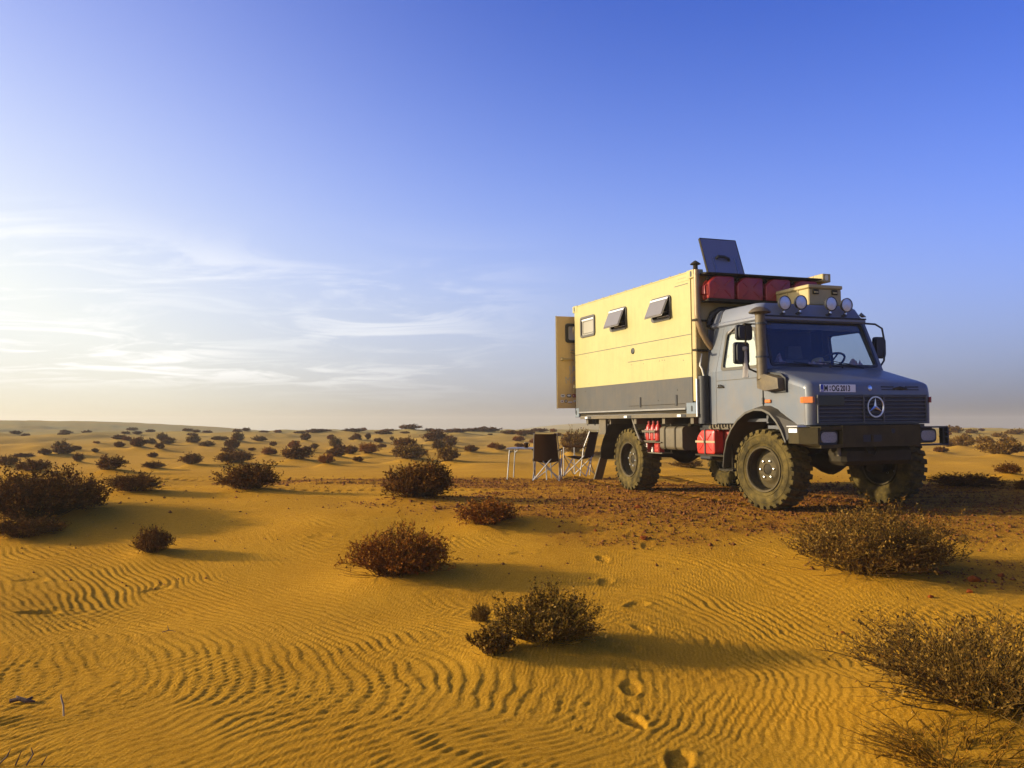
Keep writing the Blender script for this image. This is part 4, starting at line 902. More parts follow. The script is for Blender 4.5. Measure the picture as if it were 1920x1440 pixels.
# air filter and pipes between cab and container
q = MB(); q.tube([(-1.37, -1.02, 1.10), (-1.37, -1.02, 1.78)], .085, 14); q.build('air_filter', BLACK, T, smooth=60)
q = MB(); q.tube([(-1.38, -1.13, 1.20), (-1.38, -1.13, 1.74)], .016, 8); q.build('silver_pipe', CHROME, T, smooth=60)
q = MB(); q.tube([(-1.41, -1.02, 2.10), (-1.38, -1.07, 1.93), (-1.36, -1.05, 1.88), (-1.36, -1.0, 1.70)], .014, 8); q.build('grab_rail', CREAM, T, smooth=60)
# rack of red bottles and jack blocks in front of the rear wheel
q = MB()
for z in (.83, .99):
    q.tube([(-3.18, -1.02, z), (-2.74, -1.02, z)], .010, 6); q.tube([(-3.18, -.82, z), (-2.74, -.82, z)], .008, 6); q.tube([(-3.18, -1.02, z), (-3.18, -.82, z)], .008, 6); q.tube([(-2.74, -1.02, z), (-2.74, -.82, z)], .008, 6)
q.box(-3.19, -2.60, -1.02, -.80, .805, .818); q.box(-3.19, -2.60, -1.0, -.80, .632, .648); q.tube([(-3.19, -.82, .63), (-3.19, -.82, 1.2)], .012, 6); q.tube([(-2.62, -.82, .63), (-2.62, -.82, 1.2)], .012, 6); q.box(-3.16, -2.76, -1.034, -1.026, .965, .995)
q.build('bottle_rack', TANK, T)

# ------------------------------------------------------------------ camper container on the flatbed (same local frame as the truck)
box = empty('camper_container', (TX, TY, 0), (ROLL, 0, YAW))
tag(box, 'pale yellow camper container with grey lower band and open window flaps, on the truck bed', 'camper box')
B = box
XF, XR, HW, ZT, ZB = -1.40, -5.50, 1.13, 3.32, 1.26
CW = [(-5.2, -4.605, 2.69, 3.07, 0), (-4.015, -3.418, 2.68, 3.055, 1), (-2.603, -2.02, 2.675, 3.042, 1)]
fr_ = lambda u, v, d: (u, -HW+.03-d, v)
q = MB(); q.panel([(XR+.02, 1.776), (XF-.10, 1.776), (XF-.10, ZT-.03), (XR+.02, ZT-.03)], [rrect((a+b_)/2, (c_+d_)/2, b_-a-.05, d_-c_-.05, .05) for a, b_, c_, d_, _ in CW], fr_, 0, .03)
wall = q.build('side_wall', YEL, B)
q = MB(); q.prism([(XR+.02, 1.335), (XF-.10, 1.335), (XF-.10, 1.775), (XR+.02, 1.775)], fr_, 0, .028); band = q.build('lower_band', GREY, B)
q = MB(); q.box(XR+.02, XF-.10, HW-.03, HW, ZB+.05, ZT-.03); q.build('far_wall', YEL, B)
q = MB(); q.box(XF-.10, XF-.02, -HW+.10, HW-.10, ZB+.05, ZT-.10); q.box(XF-.10, XF, -HW+.012, -HW+.10, ZB+.16, ZT-.12, .01); q.box(XF-.10, XF, HW-.10, HW-.012, ZB+.16, ZT-.12, .01); q.box(XF-.10, XF, -HW+.1, HW-.1, ZT-.10, ZT-.03, .01); q.build('front_wall', TAN, B)  # yellow wall in the tan tone, its shade painted in
q = MB(); q.box(XR, XR+.03, -HW+.02, HW-.02, ZB+.05, ZT-.03); q.build('rear_wall', TAN, B)
q = MB(); q.box(XR+.03, XF-.1, -HW+.03, HW-.03, ZT-.05, ZT-.02); q.box(XR+.10, XF-.16, -HW+.004, -HW+.05, ZT-.028, ZT-.004, .006); q.box(XR+.10, XF-.16, HW-.05, HW-.004, ZT-.028, ZT-.004, .006); roofp = q.build('roof_panel', YEL, B)
for k in range(13):
    x = XR+.35+k*.28; q = MB(); q.box(x-.012, x+.012, -HW+.002, -HW+.052, ZT-.006, ZT+.004); q.build('roof_clip', TAN, roofp)
q = MB(); q.box(XR+.03, XF-.1, -HW+.03, HW-.03, ZB+.03, ZB+.06); q.build('floor_panel', DARK, B)
def casting(x, y, z, m_, sx=.20, sz=.125, name='corner_casting'):
    """hollow ISO corner block: shell with dark slotted openings"""
    sgx = 1 if x > -3 else -1; sgy = 1 if y > 0 else -1
    x0, x1 = (x-sx, x) if sgx > 0 else (x, x+sx); y0, y1 = (y-.16, y) if sgy > 0 else (y, y+.16)
    q = MB(); q.box(x0, x1, y0, y1, z, z+sz, .008); c_ = q.build(name, m_, B)
    q = MB(); q.prism(rrect((x0+x1)/2+.02*sgx, z+sz/2, .045, .085, .02), lambda u, v, d: (u, y+sgy*d, v), -.002, .002); q.prism(rrect((y0+y1)/2, z+sz/2, .05, .075, .022), lambda u, v, d: (x+sgx*d, u, v), -.002, .002); q.build('casting_slot', INK, c_)
for x in (XF+.012, XR-.055):
    for y in (-HW-.006, HW+.006): casting(x, y, ZT-.122, TAN if y > 0 else YEL)  # tan tone paints shade onto the castings away from the sun
for x in (XF-.005, XR-.01):
    for y in (-HW-.004, HW+.004): casting(x, y, ZB-.03, BLUEG, .26 if x > -3 else .17, .175)
q = MB(); q.box(XF-.46, XF-.115, -HW-.004, -HW+.01, ZT-.135, ZT-.03); cr_ = q.build('reinforcement_plate', YEL, B)
for k in range(5):
    q = MB(); q.lathe([(0, .002), (.006, .002), (.006, -.002)], 8, AX((0, -1, 0), (XF-.40+.045*k, -HW-.004, ZT-.085))); q.build('bolt_hole', INK, cr_)
# panel seams stand as shallow recessed beads
for (x0, x1, z) in ((XR+.04, XF-.10, 2.393), (-3.41, XF-.10, 2.119), (-1.92, -1.56, 3.14)):
    q = MB(); q.box(x0, x1, -HW-.0035, -HW+.002, z-.0045, z+.0045); q.build('panel_seam', BROWNF, wall)
q = MB(); q.lathe([(0, .012), (.030, .012), (.033, .016), (.048, .012), (.052, 0)], 20, AX((0, -1, 0), (-3.235, -HW, 2.29))); q.build('filler_cap', BLACK, wall, smooth=40)
for x in (-3.02, -1.93):
    q = MB(); q.box(x-.022, x+.022, -HW-.012, -HW+.002, 1.37, 1.53, .004); q.build('lashing_strap', BLACK, band)
q = MB(); q.box(XR+.17, XF-.28, -HW-.010, -HW+.004, 1.305, 1.333, .004); q.build('lower_rail', RAILM, band)
q = MB(); q.box(XR+.17, XF-.28, -HW+.03, -HW+.05, ZB, 1.304); q.build('lower_frame', DARK, band)
q = MB(); q.box(-3.4, -1.70, -HW-.006, -HW, 1.392, 1.398); q.build('band_seam', DARK, band)
g_ = np.random.default_rng(3)
for (x, z) in ((-5.0, 2.33), (-2.9, 2.06), (-1.72, 2.03), (-2.25, 2.07), (-2.32, 2.075), (-2.4, 2.07), (-3.3, 2.07), (-4.9, 1.83)):
    q = MB(); q.lathe([(0, .003), (.007, .002), (.009, 0)], 8, AX((0, -1, 0), (x, -HW, z))); q.build('rivet', BROWNF, wall)
for (x, z) in ((-5.05, 1.70), (-2.46, 1.46), (-1.9, 1.60)):
    q = MB(); q.lathe([(0, .003), (.008, .002), (.010, 0)], 8, AX((0, -1, 0), (x, -HW, z))); q.build('rivet', DARK, band)
# windows
for (x0, x1, z0, z1, op) in CW:
    cx_, cz_, w_, h_ = (x0+x1)/2, (z0+z1)/2, x1-x0, z1-z0
    q = MB(); q.panel(rrect(cx_, cz_, w_, h_, .055, 5), [rrect(cx_, cz_, w_-.085, h_-.075, .035, 5)], fr_, -.02, .052); wf = q.build('window', BROWNF, B, smooth=30)
    if op:
        ang = R(22 if x0 < -3 else 23); ln_ = h_-.05; zt_ = z1-.028; yo = -HW-.026
        Mf = Matrix.Translation((cx_, yo, zt_)) @ Matrix.Rotation(-ang, 4, 'X')
        q = MB(); q.box(-(w_/2-.03), w_/2-.03, -.012, .002, -ln_, 0, .005, Mf); q.build('window_flap', FLAPM, wf)
        q = MB(); q.box(-(w_/2-.045), w_/2-.045, -.022, -.0125, -ln_+.018, -.05, .004, Mf); q.build('flap_pane', FLAPM, wf)
        q = MB(); q.box(-(w_/2-.03), w_/2-.03, -.0165, -.0125, -.034, -.006, 0, Mf); q.build('hinge_strip', WHITE, wf)
        q = MB(); q.box(x0+.20, x1-.05, -HW-.030, -HW-.024, z0+.048, z0+.062); q.build('sill_strip', WHITE, wf)
        for sx in (-1, 1):
            q = MB(); q.tube([(cx_+sx*(w_/2-.06), -HW+.01, z0+.14), tuple(Mf @ Vector((sx*(w_/2-.06), .006, -ln_*.8)))], .005, 5); q.build('flap_stay', ALU, wf)
    else:
        q = MB(); q.prism(rrect(cx_, cz_, w_-.06, h_-.06, .04, 5), fr_, .022, .030); q.build('window_pane', PANEM, wf)
        q = MB(); q.box(x0+.05, x1-.05, -HW-.010, -HW-.003, z1-.075, z1-.050); q.build('hinge_strip', WHITE, wf)
        q = MB(); q.panel(rrect(cx_+.01, cz_-.012, w_-.15, h_-.15, .03, 4), [rrect(cx_+.01, cz_-.012, w_-.17, h_-.17, .025, 4)], fr_, .030, .036); q.build('inner_bead', FLAPM, wf)
# rear door swung right round, seen past the rear corner
q = MB(); XD = -5.60
q.panel([(-1.447, 1.405), (-.60, 1.405), (-.60, 3.14), (-1.447, 3.14)], [rrect(-.985, 2.825, .50, .30, .04)], lambda u, v, d: (XD+d, u, v), -.045, 0.); dr_ = q.build('rear_door', DOORM, B)
q = MB(); q.panel(rrect(-.985, 2.825, .57, .365, .05), [rrect(-.985, 2.825, .46, .265, .035)], lambda u, v, d: (XD+d, u, v), -.05, .022); q.build('door_window_frame', BLACK, dr_)
q = MB(); q.prism(rrect(-.985, 2.825, .47, .27, .03), lambda u, v, d: (XD+d, u, v), -.02, -.012); q.build('door_window_pane', CREAM, dr_)
for z in (2.50, 2.452): 
    q = MB(); q.hull([(XD, -1.18, z+.012), (XD, -.80, z+.012), (XD+.018, -1.17, z-.006), (XD+.018, -.81, z-.006), (XD, -1.18, z-.012), (XD, -.80, z-.012)]); q.build('door_louvre', TAN, dr_)
q = MB(); q.tube([(XD+.005, -1.36, 2.335), (XD+.03, -1.345, 2.33), (XD+.03, -.85, 2.32)], .015, 7); q.lathe([(0, .04), (.03, .038), (.035, 0)], 12, AX((1, 0, 0), (XD, -1.345, 2.33))); q.build('door_handle', TAN, dr_, smooth=40)
q = MB(); q.tube([(XD-.02, -1.452, 1.40), (XD-.02, -1.452, 3.145)], .012, 5); q.build('door_seal', BROWNF, dr_)
def dtext(txt, y, z, size): text_mesh('door_scribble', txt, size, CHALK, dr_, Matrix.Translation((XD+.0015, y, z)) @ MX @ Matrix.Rotation(R(6), 4, 'Z'), .0008, 0., .9)
dtext('JA', -1.20, 2.065, .20); dtext('MA', -1.285, 1.865, .19)
def sticker(y, z, w_, h_, m_, rnd=None, k=1):
    q = MB(); q.prism(rrect(y, z, w_, h_, rnd if rnd else min(w_, h_)*.49, 5), lambda u, v, d: (XD+d, u, v), .0, .002*k); return q.build('sticker', m_, dr_)
for (y, z, w_, h_, m_, i_) in ((-1.34, 1.64, .09, .055, WHITE, 0), (-1.213, 1.64, .10, .062, INK, 1), (-1.095, 1.64, .09, .062, REDL, 2), (-1.355, 1.535, .07, .05, WHITE, 3), (-1.276, 1.538, .055, .06, INK, 4), (-1.19, 1.515, .085, .03, WHITE, 5), (-1.09, 1.538, .06, .04, WHITE, 6)):
    sticker(y, z, w_, h_, m_, None if i_ not in (2, 5) else .004)
    if i_ == 0: sticker(y, z, .05, .016, INK, None, 2)
    if i_ == 1: sticker(y, z+.004, .07, .036, WHITE, None, 2)
    if i_ == 2: sticker(y-.01, z, .036, .036, WHITE, None, 2); sticker(y-.003, z, .028, .028, REDL, None, 3)
    if i_ == 3: sticker(y, z, .024, .024, REDL, None, 2)
    if i_ == 4: sticker(y, z, .025, .04, CREAM, None, 2)
    if i_ == 5: sticker(y, z-.010, .085, .010, REDL, .002, 2)
    if i_ == 6: sticker(y, z, .02, .016, INK, None, 2)
for z in (2.90, 1.815):
    q = MB(); q.lathe([(0, .03), (.022, .028), (.026, -.03)], 12, AX((0, 0, 1), (XR-.01, -HW-.005, z))); q.tube([(XR, -HW-.005, z), (XR-.02, -HW-.02, z-.10)], .010, 6); q.build('door_catch', TAN, B)
for x in (-5.16, -4.86):
    q = MB(); q.tube([(x-.04, -1.05, 1.20), (x-.03, -1.05, 1.11), (x+.02, -1.05, 1.08), (x+.05, -1.05, 1.13), (x+.05, -1.05, 1.20)], .006, 5); q.build('hanging_cable', BLACK, B)
# chimney pipe with rain cap and brackets
q = MB(); q.tube([(-1.335, -1.125, 3.30), (-1.335, -1.125, 2.68), (-1.335, -1.115, 2.56), (-1.33, -1.06, 2.40), (-1.325, -.98, 2.27), (-1.325, -.90, 2.18)], .045, 12); ch_ = q.build('flue_pipe', PIPE, B, smooth=60)
q = MB(); q.tube([(-1.36, -1.125, 3.25), (-1.36, -1.125, 3.385)], .035, 10); q.lathe([(.0, .06), (.02, .05), (.072, .012), (.076, .0), (.0, .0)], 14, AX((0, 0, 1), (-1.36, -1.125, 3.38))); q.build('rain_cap', DARK, ch_, smooth=30)
for z in (2.578, 2.149):
    q = MB(); q.box(-1.40, -1.375, -1.18, -.80, z-.015, z+.015, .003); q.box(-1.395, -1.275, -1.18, -1.172, z-.015, z+.015); q.build('pipe_bracket', DARK, ch_)
# raised roof hatch
q = MB(); Mh = Matrix.Translation((-1.95, 0, 3.36)) @ Matrix.Rotation(R(-21), 4, 'Y'); q.box(-.030, .0, -.50, .15, 0, .655, .004, Mh); ht = q.build('roof_hatch', SOLAR, B)
q = MB(); q.box(-.036, .004, -.508, -.500, 0, .660, 0, Mh); q.box(-.036, .004, .150, .158, 0, .660, 0, Mh); q.box(-.036, .004, -.5, .15, .655, .664, 0, Mh); q.build('hatch_frame', DARK, ht)
q = MB(); q.box(-.04, -.030, -.5, .15, 0, .655, 0, Mh); q.build('hatch_back', ALU, ht)
q = MB(); q.tube([tuple(Mh @ Vector(p)) for p in ((.0, -.30, .30), (.04, -.28, .32), (.05, -.18, .31), (.04, -.10, .29), (.0, -.07, .28))], .024, 7); q.build('hatch_handle', BLACK, ht)
for y in (-.36, .04):
    q = MB(); q.box(.0005, .008, y-.008, y+.008, .0, .32, 0, Mh); q.build('hatch_stay', ALU, ht)

# ------------------------------------------------------------------ red jerry cans
def jerry(name_label, m_, loc, rot, grp='red jerry cans'):
    """can lying on its side: long axis local x (handles at -x), height z .345, thickness y .165"""
    r = empty('jerry_can'); r.parent = None
    q = MB(); L_, H_, D_ = .44, .345, .165
    prof = rpoly([(-.22, -.17), (.22, -.17), (.22, .17), (-.10, .17), (-.22, .07)], .045, 4)
    q.prism(prof, lambda u, v, d: (u, d, v), -.070, .070)
    pin = [(u*.93, v*.92) for u, v in prof]; n_ = len(prof)
    for s in (-1, 1):
        V = [(u, s*.070, v) for u, v in prof]+[(u, s*.0825, v) for u, v in pin]; q.add(V, [(i, (i+1) % n_, n_+(i+1) % n_, n_+i) for i in range(n_)]+[tuple(range(n_, 2*n_))])
    body = q.build('can_body', m_, r, smooth=35)
    for s in (-1, 1):                                    # pressed X on both faces
        q = MB()
        for (a, b_) in (((-.15, -.12), (-.05, -.03)), ((.15, .12), (.05, .03)), ((.15, -.12), (.05, -.03)), ((-.13, .09), (-.05, .03))): q.tube([(a[0], s*.082, a[1]), (b_[0], s*.082, b_[1])], .009, 5)
        q.build('pressed_rib', m_, body)
    q = MB(); q.panel([(u*1.03, v*1.03) for u, v in prof], [[(u*.99, v*.99) for u, v in prof]], lambda u, v, d: (u, d, v), -.004, .004); q.build('weld_seam', m_, body)
    q = MB()
    for y in (-.04, 0, .04): q.tube([(-.215, y, -.10), (-.262, y, -.09), (-.262, y, .02), (-.215, y, .05)], .010, 6)
    q.build('carry_handle', m_, r, smooth=60)
    q = MB(); q.lathe([(0, .04), (.025, .04), (.03, .03), (.03, 0)], 12, AX((-.7, 0, .7), (-.165, 0, .125))); q.build('spout_cap', DARK, r)
    tag(r, name_label, 'jerry can', grp); r.location = loc; r.rotation_euler = rot; return r
MT = Matrix.Translation((TX, TY, 0)) @ Euler((ROLL, 0, YAW)).to_matrix().to_4x4()
def on_truck(o, x, y, z, rz=0):
    M_ = MT @ Matrix.Translation((x, y, z)) @ Matrix.Rotation(rz, 4, 'Z'); o.location = M_.to_translation(); o.rotation_euler = M_.to_euler(); return o
for k, lab in enumerate(['first red jerry can in the overhead rack, beside the flue pipe', 'second red jerry can in the overhead rack from the flue pipe', 'third red jerry can in the overhead rack, above the tan roof box edge', 'fourth red jerry can in the rack, mostly hidden behind the tan roof box']):
    c = jerry(lab, RED, (0, 0, 0), (0, 0, 0), 'red jerry cans in the overhead rack'); on_truck(c, -1.275, -.80+.49*k, 3.035, R(90))
c = jerry('bright red jerry can strapped in the tray behind the front wheel', REDB, (0, 0, 0), (0, 0, 0), 'red jerry cans by the cab'); on_truck(c, -1.40, -.915, .838, 0)
c2 = jerry('darker red jerry can half hidden inside the strapped one behind the front wheel', RED, (0, 0, 0), (0, 0, 0), 'red jerry cans by the cab'); on_truck(c2, -1.22, -.73, .838, 0)
sb = MB(); sb.box(-.245, .245, -.090, -.0855, -.012, .018); sb.build('webbing_strap', STRAP, c); sb = MB(); sb.box(-.012, .012, -.094, -.0865, -.175, .175); sb.box(-.012, .012, -.094, .09, .172, .178); sb.build('black_strap', BLACK, c); sb = MB(); sb.box(-.02, .02, -.099, -.091, -.02, .025, .003); sb.build('strap_buckle', DARK, c)
rk = empty('can_rack'); tag(rk, 'dark steel rack frame holding the red jerry cans at the container front', 'rack')
on_truck(rk, 0, 0, 0)
q = MB(); q.box(-1.395, -1.17, -1.05, .98, 2.842, 2.856); q.box(-1.18, -1.165, -1.05, .98, 2.835, 2.875); q.build('rack_floor', DARK, rk)
q = MB(); q.tube([(-1.17, -1.06, 3.235), (-1.17, .92, 3.235)], .012, 6); q.tube([(-1.39, -1.06, 3.24), (-1.17, -1.06, 3.235)], .012, 6); q.build('top_rail', DARK, rk)
q = MB(); q.box(-1.385, -1.165, -1.05, .95, 3.228, 3.246); q.build('rack_cover', BLACK, rk)
q = MB(); q.box(-1.38, -1.17, .97, 1.12, 3.20, 3.325, .008); q.build('end_block', TAN, rk)
q = MB(); q.prism(rrect(1.04, 3.265, .06, .085, .025), lambda u, v, d: (-1.17+d, u, v), -.001, .002); q.build('block_slot', CREAM, rk)
# red bottles and lamp blocks in the rack ahead of the rear wheel
for k, lab in enumerate(['red bottle at the rear end of the small rack ahead of the rear wheel', 'middle red bottle in the small rack ahead of the rear wheel', 'red bottle at the forward end of the small rack ahead of the rear wheel']):
    r = empty('red_bottle'); q = MB(); q.lathe([(0, 0), (.05, 0), (.056, .02), (.056, .20), (.045, .25), (.020, .285), (.020, .33), (0, .33)], 16); q.build('bottle_body', REDB, r, smooth=45)
    q = MB(); q.lathe([(.0205, .285), (.026, .29), (.026, .33), (0, .335)], 12); q.build('bottle_cap', REDL, r); q = MB(); q.box(-.062, -.045, -.054, -.03, .04, .2, .002); q.build('clip', CHROME, r)
    tag(r, lab, 'bottle', 'red bottles in the side rack'); on_truck(r, -3.10+.145*k, -.93, .819)
for k, (x, lab) in enumerate([(-3.12, 'red block with pale frames under the bottles, beside the rear wheel'), (-2.76, 'small red block under the bottles, beside the fuel tank')]):
    r = empty('red_lamp_block'); q = MB(); q.box(-.075, .075, -.05, .05, 0, .14, .008); q.build('block_body', REDB, r)
    for z in (.012, .077):
        q = MB(); q.panel(rrect(0, z+.028, .135, .056, .008), [rrect(0, z+.028, .105, .032, .004)], lambda u, v, d: (u, -d, v), .049, .056); q.build('pale_frame', CREAM if k == 0 else REDL, r)
    tag(r, lab, 'lamp block', 'red blocks in the side rack'); on_truck(r, x, -.95, .650)
r = empty('spare_bulb_box'); q = MB(); q.lathe([(0, 0), (.022, 0), (.026, .03), (.012, .06), (.0, .065)], 12); q.build('jar_body', CREAM, r, smooth=50); q = MB(); q.lathe([(.013, .055), (.018, .06), (.018, .08), (0, .082)], 10); q.build('jar_lid', CHROME, r); tag(r, 'tiny cream jar between the two red blocks under the bottles', 'jar'); on_truck(r, -2.95, -.96, .650)

# ------------------------------------------------------------------ tan metal box on the cab roof
tb = empty('storage_box'); tag(tb, 'tan metal storage box with two front latches on the cab roof', 'storage box'); on_truck(tb, 0, 0, 0)
q = MB(); q.box(-1.35, -.50, .14, .71, 2.735, 2.965, .012); q.build('box_body', TAN, tb)
q = MB(); q.box(-1.365, -.485, .125, .725, 2.967, 3.02, .012); q.build('box_lid', TAN, tb)
for y in (.255, .58):
    q = MB(); q.box(-.499, -.482, y-.05, y+.05, 2.885, 2.955, .005); lt = q.build('latch', DARK, tb); q = MB(); q.box(-.482, -.474, y-.035, y+.035, 2.90, 2.925, .003); q.build('latch_tongue', TAN, tb)
for x in (-.72, -.95, -1.18):
    q = MB(); q.box(x-.006, x+.006, .132, .142, 2.75, 2.965); q.build('box_rib', TAN, tb)
for x in (-.62, -1.25):
    q = MB(); q.box(x-.02, x+.02, .13, .72, 2.722, 2.737); q.build('box_foot', DARK, tb)
# things on the dashboard
r = empty('straw_hat'); q = MB(); q.lathe([(0, .105), (.05, .11), (.078, .095), (.085, .02), (.09, .012), (.14, .006), (.165, .018), (.163, .014), (.09, .0)], 28); q.build('hat_crown', STRAW, r, smooth=50); q = MB(); q.lathe([(.0865, .014), (.0885, .016), (.087, .035), (.085, .036)], 28); q.build('hat_band', PINK, r); tag(r, 'straw coloured hat lying on the dashboard beside the steering wheel', 'hat'); on_truck(r, -.235, .06, 1.86); r.rotation_euler.x += .35
def cloth(lab, x, y, w_, seed):
    g = np.random.default_rng(seed); n_ = 9; G = [[(w_*(i/(n_-1)-.5)+g.normal(0, .008), w_*.7*(j/(n_-1)-.5)+g.normal(0, .008), .012+.07*abs(g.normal())*math.exp(-((i-4)**2+(j-4)**2)/12.)) for j in range(n_)] for i in range(n_)]
    r = empty('crumpled_cloth'); q = MB(); q.grid(G); q.build('cloth_sheet', PINK, r, smooth=70); tag(r, lab, 'cloth', 'cloths on the dashboard'); on_truck(r, x, y, 1.845, .5)
cloth('crumpled patterned cloth on the dashboard behind the snorkel side of the windscreen', -.22, -.60, .24, 1); cloth('crumpled pale cloth on the dashboard under the straw hat', -.16, -.06, .24, 2); cloth('small crumpled cloth on the dashboard in front of the driver side', -.18, .62, .22, 3)
r = empty('hanging_cloth'); q = MB(); G = []
for i in range(8):
    z = -.37*i/7; w_ = .018+.040*(i/7); G.append([(w_*math.cos(a)*1.0, w_*.5*math.sin(a)+.012*math.sin(a*3+i*.5), z) for a in np.linspace(0, 2*math.pi, 15)])
q.grid(G); q.build('cloth_tail', RAG, r, smooth=70); q = MB(); q.lathe([(.02, -.03), (.034, -.02), (.034, .02), (.02, .03)], 12); q.build('cloth_knot', RAG, r, smooth=60); tag(r, 'grey rag tied to the right mirror pole, hanging down', 'rag'); on_truck(r, -.125, -1.21, 2.06)

# ------------------------------------------------------------------ camp furniture
def chair(lab, x, y, rz):
    """folding camp chair, seat faces local +y"""
    r = empty('camping_chair', (x, y, 0.), (0, 0, rz)); tag(r, lab, 'chair', 'folding camping chairs')
    q = MB(); q.grid([[(-.25+.5*i/6, -.20+.42*j/6, .42-.05*math.sin(math.pi*i/6)*math.sin(math.pi*j/6)-.02*(1-j/6)) for j in range(7)] for i in range(7)]); q.grid([[(-.25+.5*i/6, -.20+.42*j/6, .41-.05*math.sin(math.pi*i/6)*math.sin(math.pi*j/6)-.02*(1-j/6)) for j in range(7)] for i in range(7)]); q.build('seat', CHAIRF, r, smooth=60)
    q = MB(); hw = lambda t_: .245-.035*t_
    for o_ in (0, -.012): q.grid([[(hw(j/7)*(2*i/6-1), -.20-.13*j/7-.035*math.sin(math.pi*i/6)+o_, .40+.53*j/7) for j in range(8)] for i in range(7)])
    q.build('backrest', CHAIRF, r, smooth=60)
    q = MB(); q.box(-.2, .2, -.345, -.325, .88, .925, .006); q.build('head_band', CHAIRF, r)
    for s in (-1, 1):
        q = MB(); q.tube([(s*.25, -.12, .02), (s*.25, -.20, .60), (s*.225, -.33, .945)], .011, 7); q.build('back_post', ALU, r, smooth=60)
        q = MB(); q.tube([(s*.27, .24, .02), (s*.27, .24, .62)], .011, 7); q.build('front_post', ALU, r)
        q = MB(); q.tube([(s*.27, -.20, .62), (s*.27, .25, .63)], .017, 8); q.build('armrest', CHAIRF, r)
        q = MB(); q.tube([(s*.26, -.26, .015), (s*.26, .23, .44)], .010, 6); q.tube([(s*.26, .24, .015), (s*.26, -.22, .44)], .010, 6); q.build('side_cross', ALU, r)
    q = MB(); q.tube([(-.25, -.225, .62), (.26, -.24, .015)], .011, 7); q.tube([(.25, -.235, .62), (-.26, -.25, .015)], .011, 7); q.build('rear_cross', ALU, r)
    q = MB(); q.tube([(-.26, .235, .42), (.26, .245, .015)], .011, 7); q.tube([(.26, .245, .42), (-.26, .25, .015)], .011, 7); q.build('front_cross', ALU, r)
    r.location.z = gz(x, y)-.003; return r
chair('brown folding camping chair seen from behind, drawn up to the table', .70, 17.0, R(-8))
chair('brown folding camping chair seen from the side, next to the truck rear wheel', 1.42, 18.0, R(62))
tz = gz(.35, 17.4); tbl = empty('camping_table', (.36, 17.35, tz), (0, 0, R(-12))); tag(tbl, 'folding aluminium camping table left of the brown chair', 'table')
q = MB(); q.box(-.42, .42, -.32, .32, .605, .63, .006); q.build('table_top', ALU, tbl)
for k in range(6):
    q = MB(); q.box(-.41+.137*k, -.41+.137*k+.128, -.31, .31, .6305, .636); q.build('slat', ALU, tbl)
for sx in (-1, 1):
    for sy in (-1, 1):
        q = MB(); q.tube([(sx*.36, sy*.27, .605), (sx*.40, sy*.30, .005)], .013, 7); q.tube([(sx*.365, sy*.27, .52), (sx*.27, sy*.25, .604)], .008, 6); q.build('leg', ALU, tbl)
def tloc(x, y): 
    a = R(-12); return (.36+x*math.cos(a)-y*math.sin(a), 17.35+x*math.sin(a)+y*math.cos(a), tz+.6365)
r = empty('mug', tloc(-.05, -.12)); q = MB(); q.lathe([(0, .004), (.036, 0), (.04, .01), (.043, .10), (.039, .10), (.036, .012), (0, .012)], 18); q.build('mug_body', CHAIRF, r, smooth=45); q = MB(); q.tube([(.04, 0, .08), (.065, 0, .075), (.068, 0, .04), (.04, 0, .025)], .006, 6); q.build('mug_handle', CHAIRF, r); q = MB(); q.lathe([(.0435, .098), (.045, .102), (.039, .102)], 18); q.build('mug_rim', CHROME, r); tag(r, 'dark mug with a bright rim on the camping table', 'mug')
r = empty('thermos_flask', tloc(.14, .05)); q = MB(); q.lathe([(0, 0), (.04, 0), (.042, .01), (.042, .15), (.036, .17), (.03, .175)], 18); q.build('flask_body', ALU, r, smooth=45); q = MB(); q.lathe([(.031, .172), (.034, .175), (.034, .215), (.0, .22)], 16); q.build('flask_cap', CHAIRF, r, smooth=40); tag(r, 'silver flask on the camping table behind the chair back', 'flask')

# ------------------------------------------------------------------ stones, pebbles, sticks
def rock(seed, s_):
    g = np.random.default_rng(seed); P = g.normal(size=(16, 3)); P /= np.linalg.norm(P, axis=1, keepdims=True); P *= g.uniform(.75, 1.1, (16, 1))*np.array([.62, .5, .42])*s_; q = MB(); q.hull([tuple(p) for p in P]); return q
for k, (x, y, s_, lab) in enumerate([(1.45, 9.42, .085, 'red stone lying alone on the sand in front of the rear wheel'), (1.28, 10.0, .05, 'small red stone behind the lone red stone before the rear wheel'), (1.62, 11.0, .09, 'dark red stone standing on the gravel below the rear wheel'), (.95, 9.75, .045, 'small red stone left of the lone red stone'),
  (3.9, 7.35, .06, 'red stone on rippled sand in front of the olive shrub, right one of two'), (3.52, 7.25, .045, 'red stone on rippled sand in front of the olive shrub, left one of two'), (4.32, 7.15, .10, 'large red stone at the right edge below the olive shrub'), (4.10, 7.65, .11, 'large red stone right of the olive shrub, nearest to it'), (4.45, 7.85, .07, 'red stone at the right edge behind the two large red stones'),
  (3.55, 6.25, .06, 'dark flat stone at the right edge above the corner shrub'), (3.32, 6.55, .04, 'pale little stone at the right above the corner shrub'), (2.52, 6.6, .04, 'small dark stone on the ripples between the olive and corner shrubs')]):
    q = rock(50+k, s_); o = q.build('red_stone', STONE); o.location = (x, y, gz(x, y)+.16*s_); o.rotation_euler = (0, 0, k*1.3); tag(o, lab, 'stone', 'loose red stones')
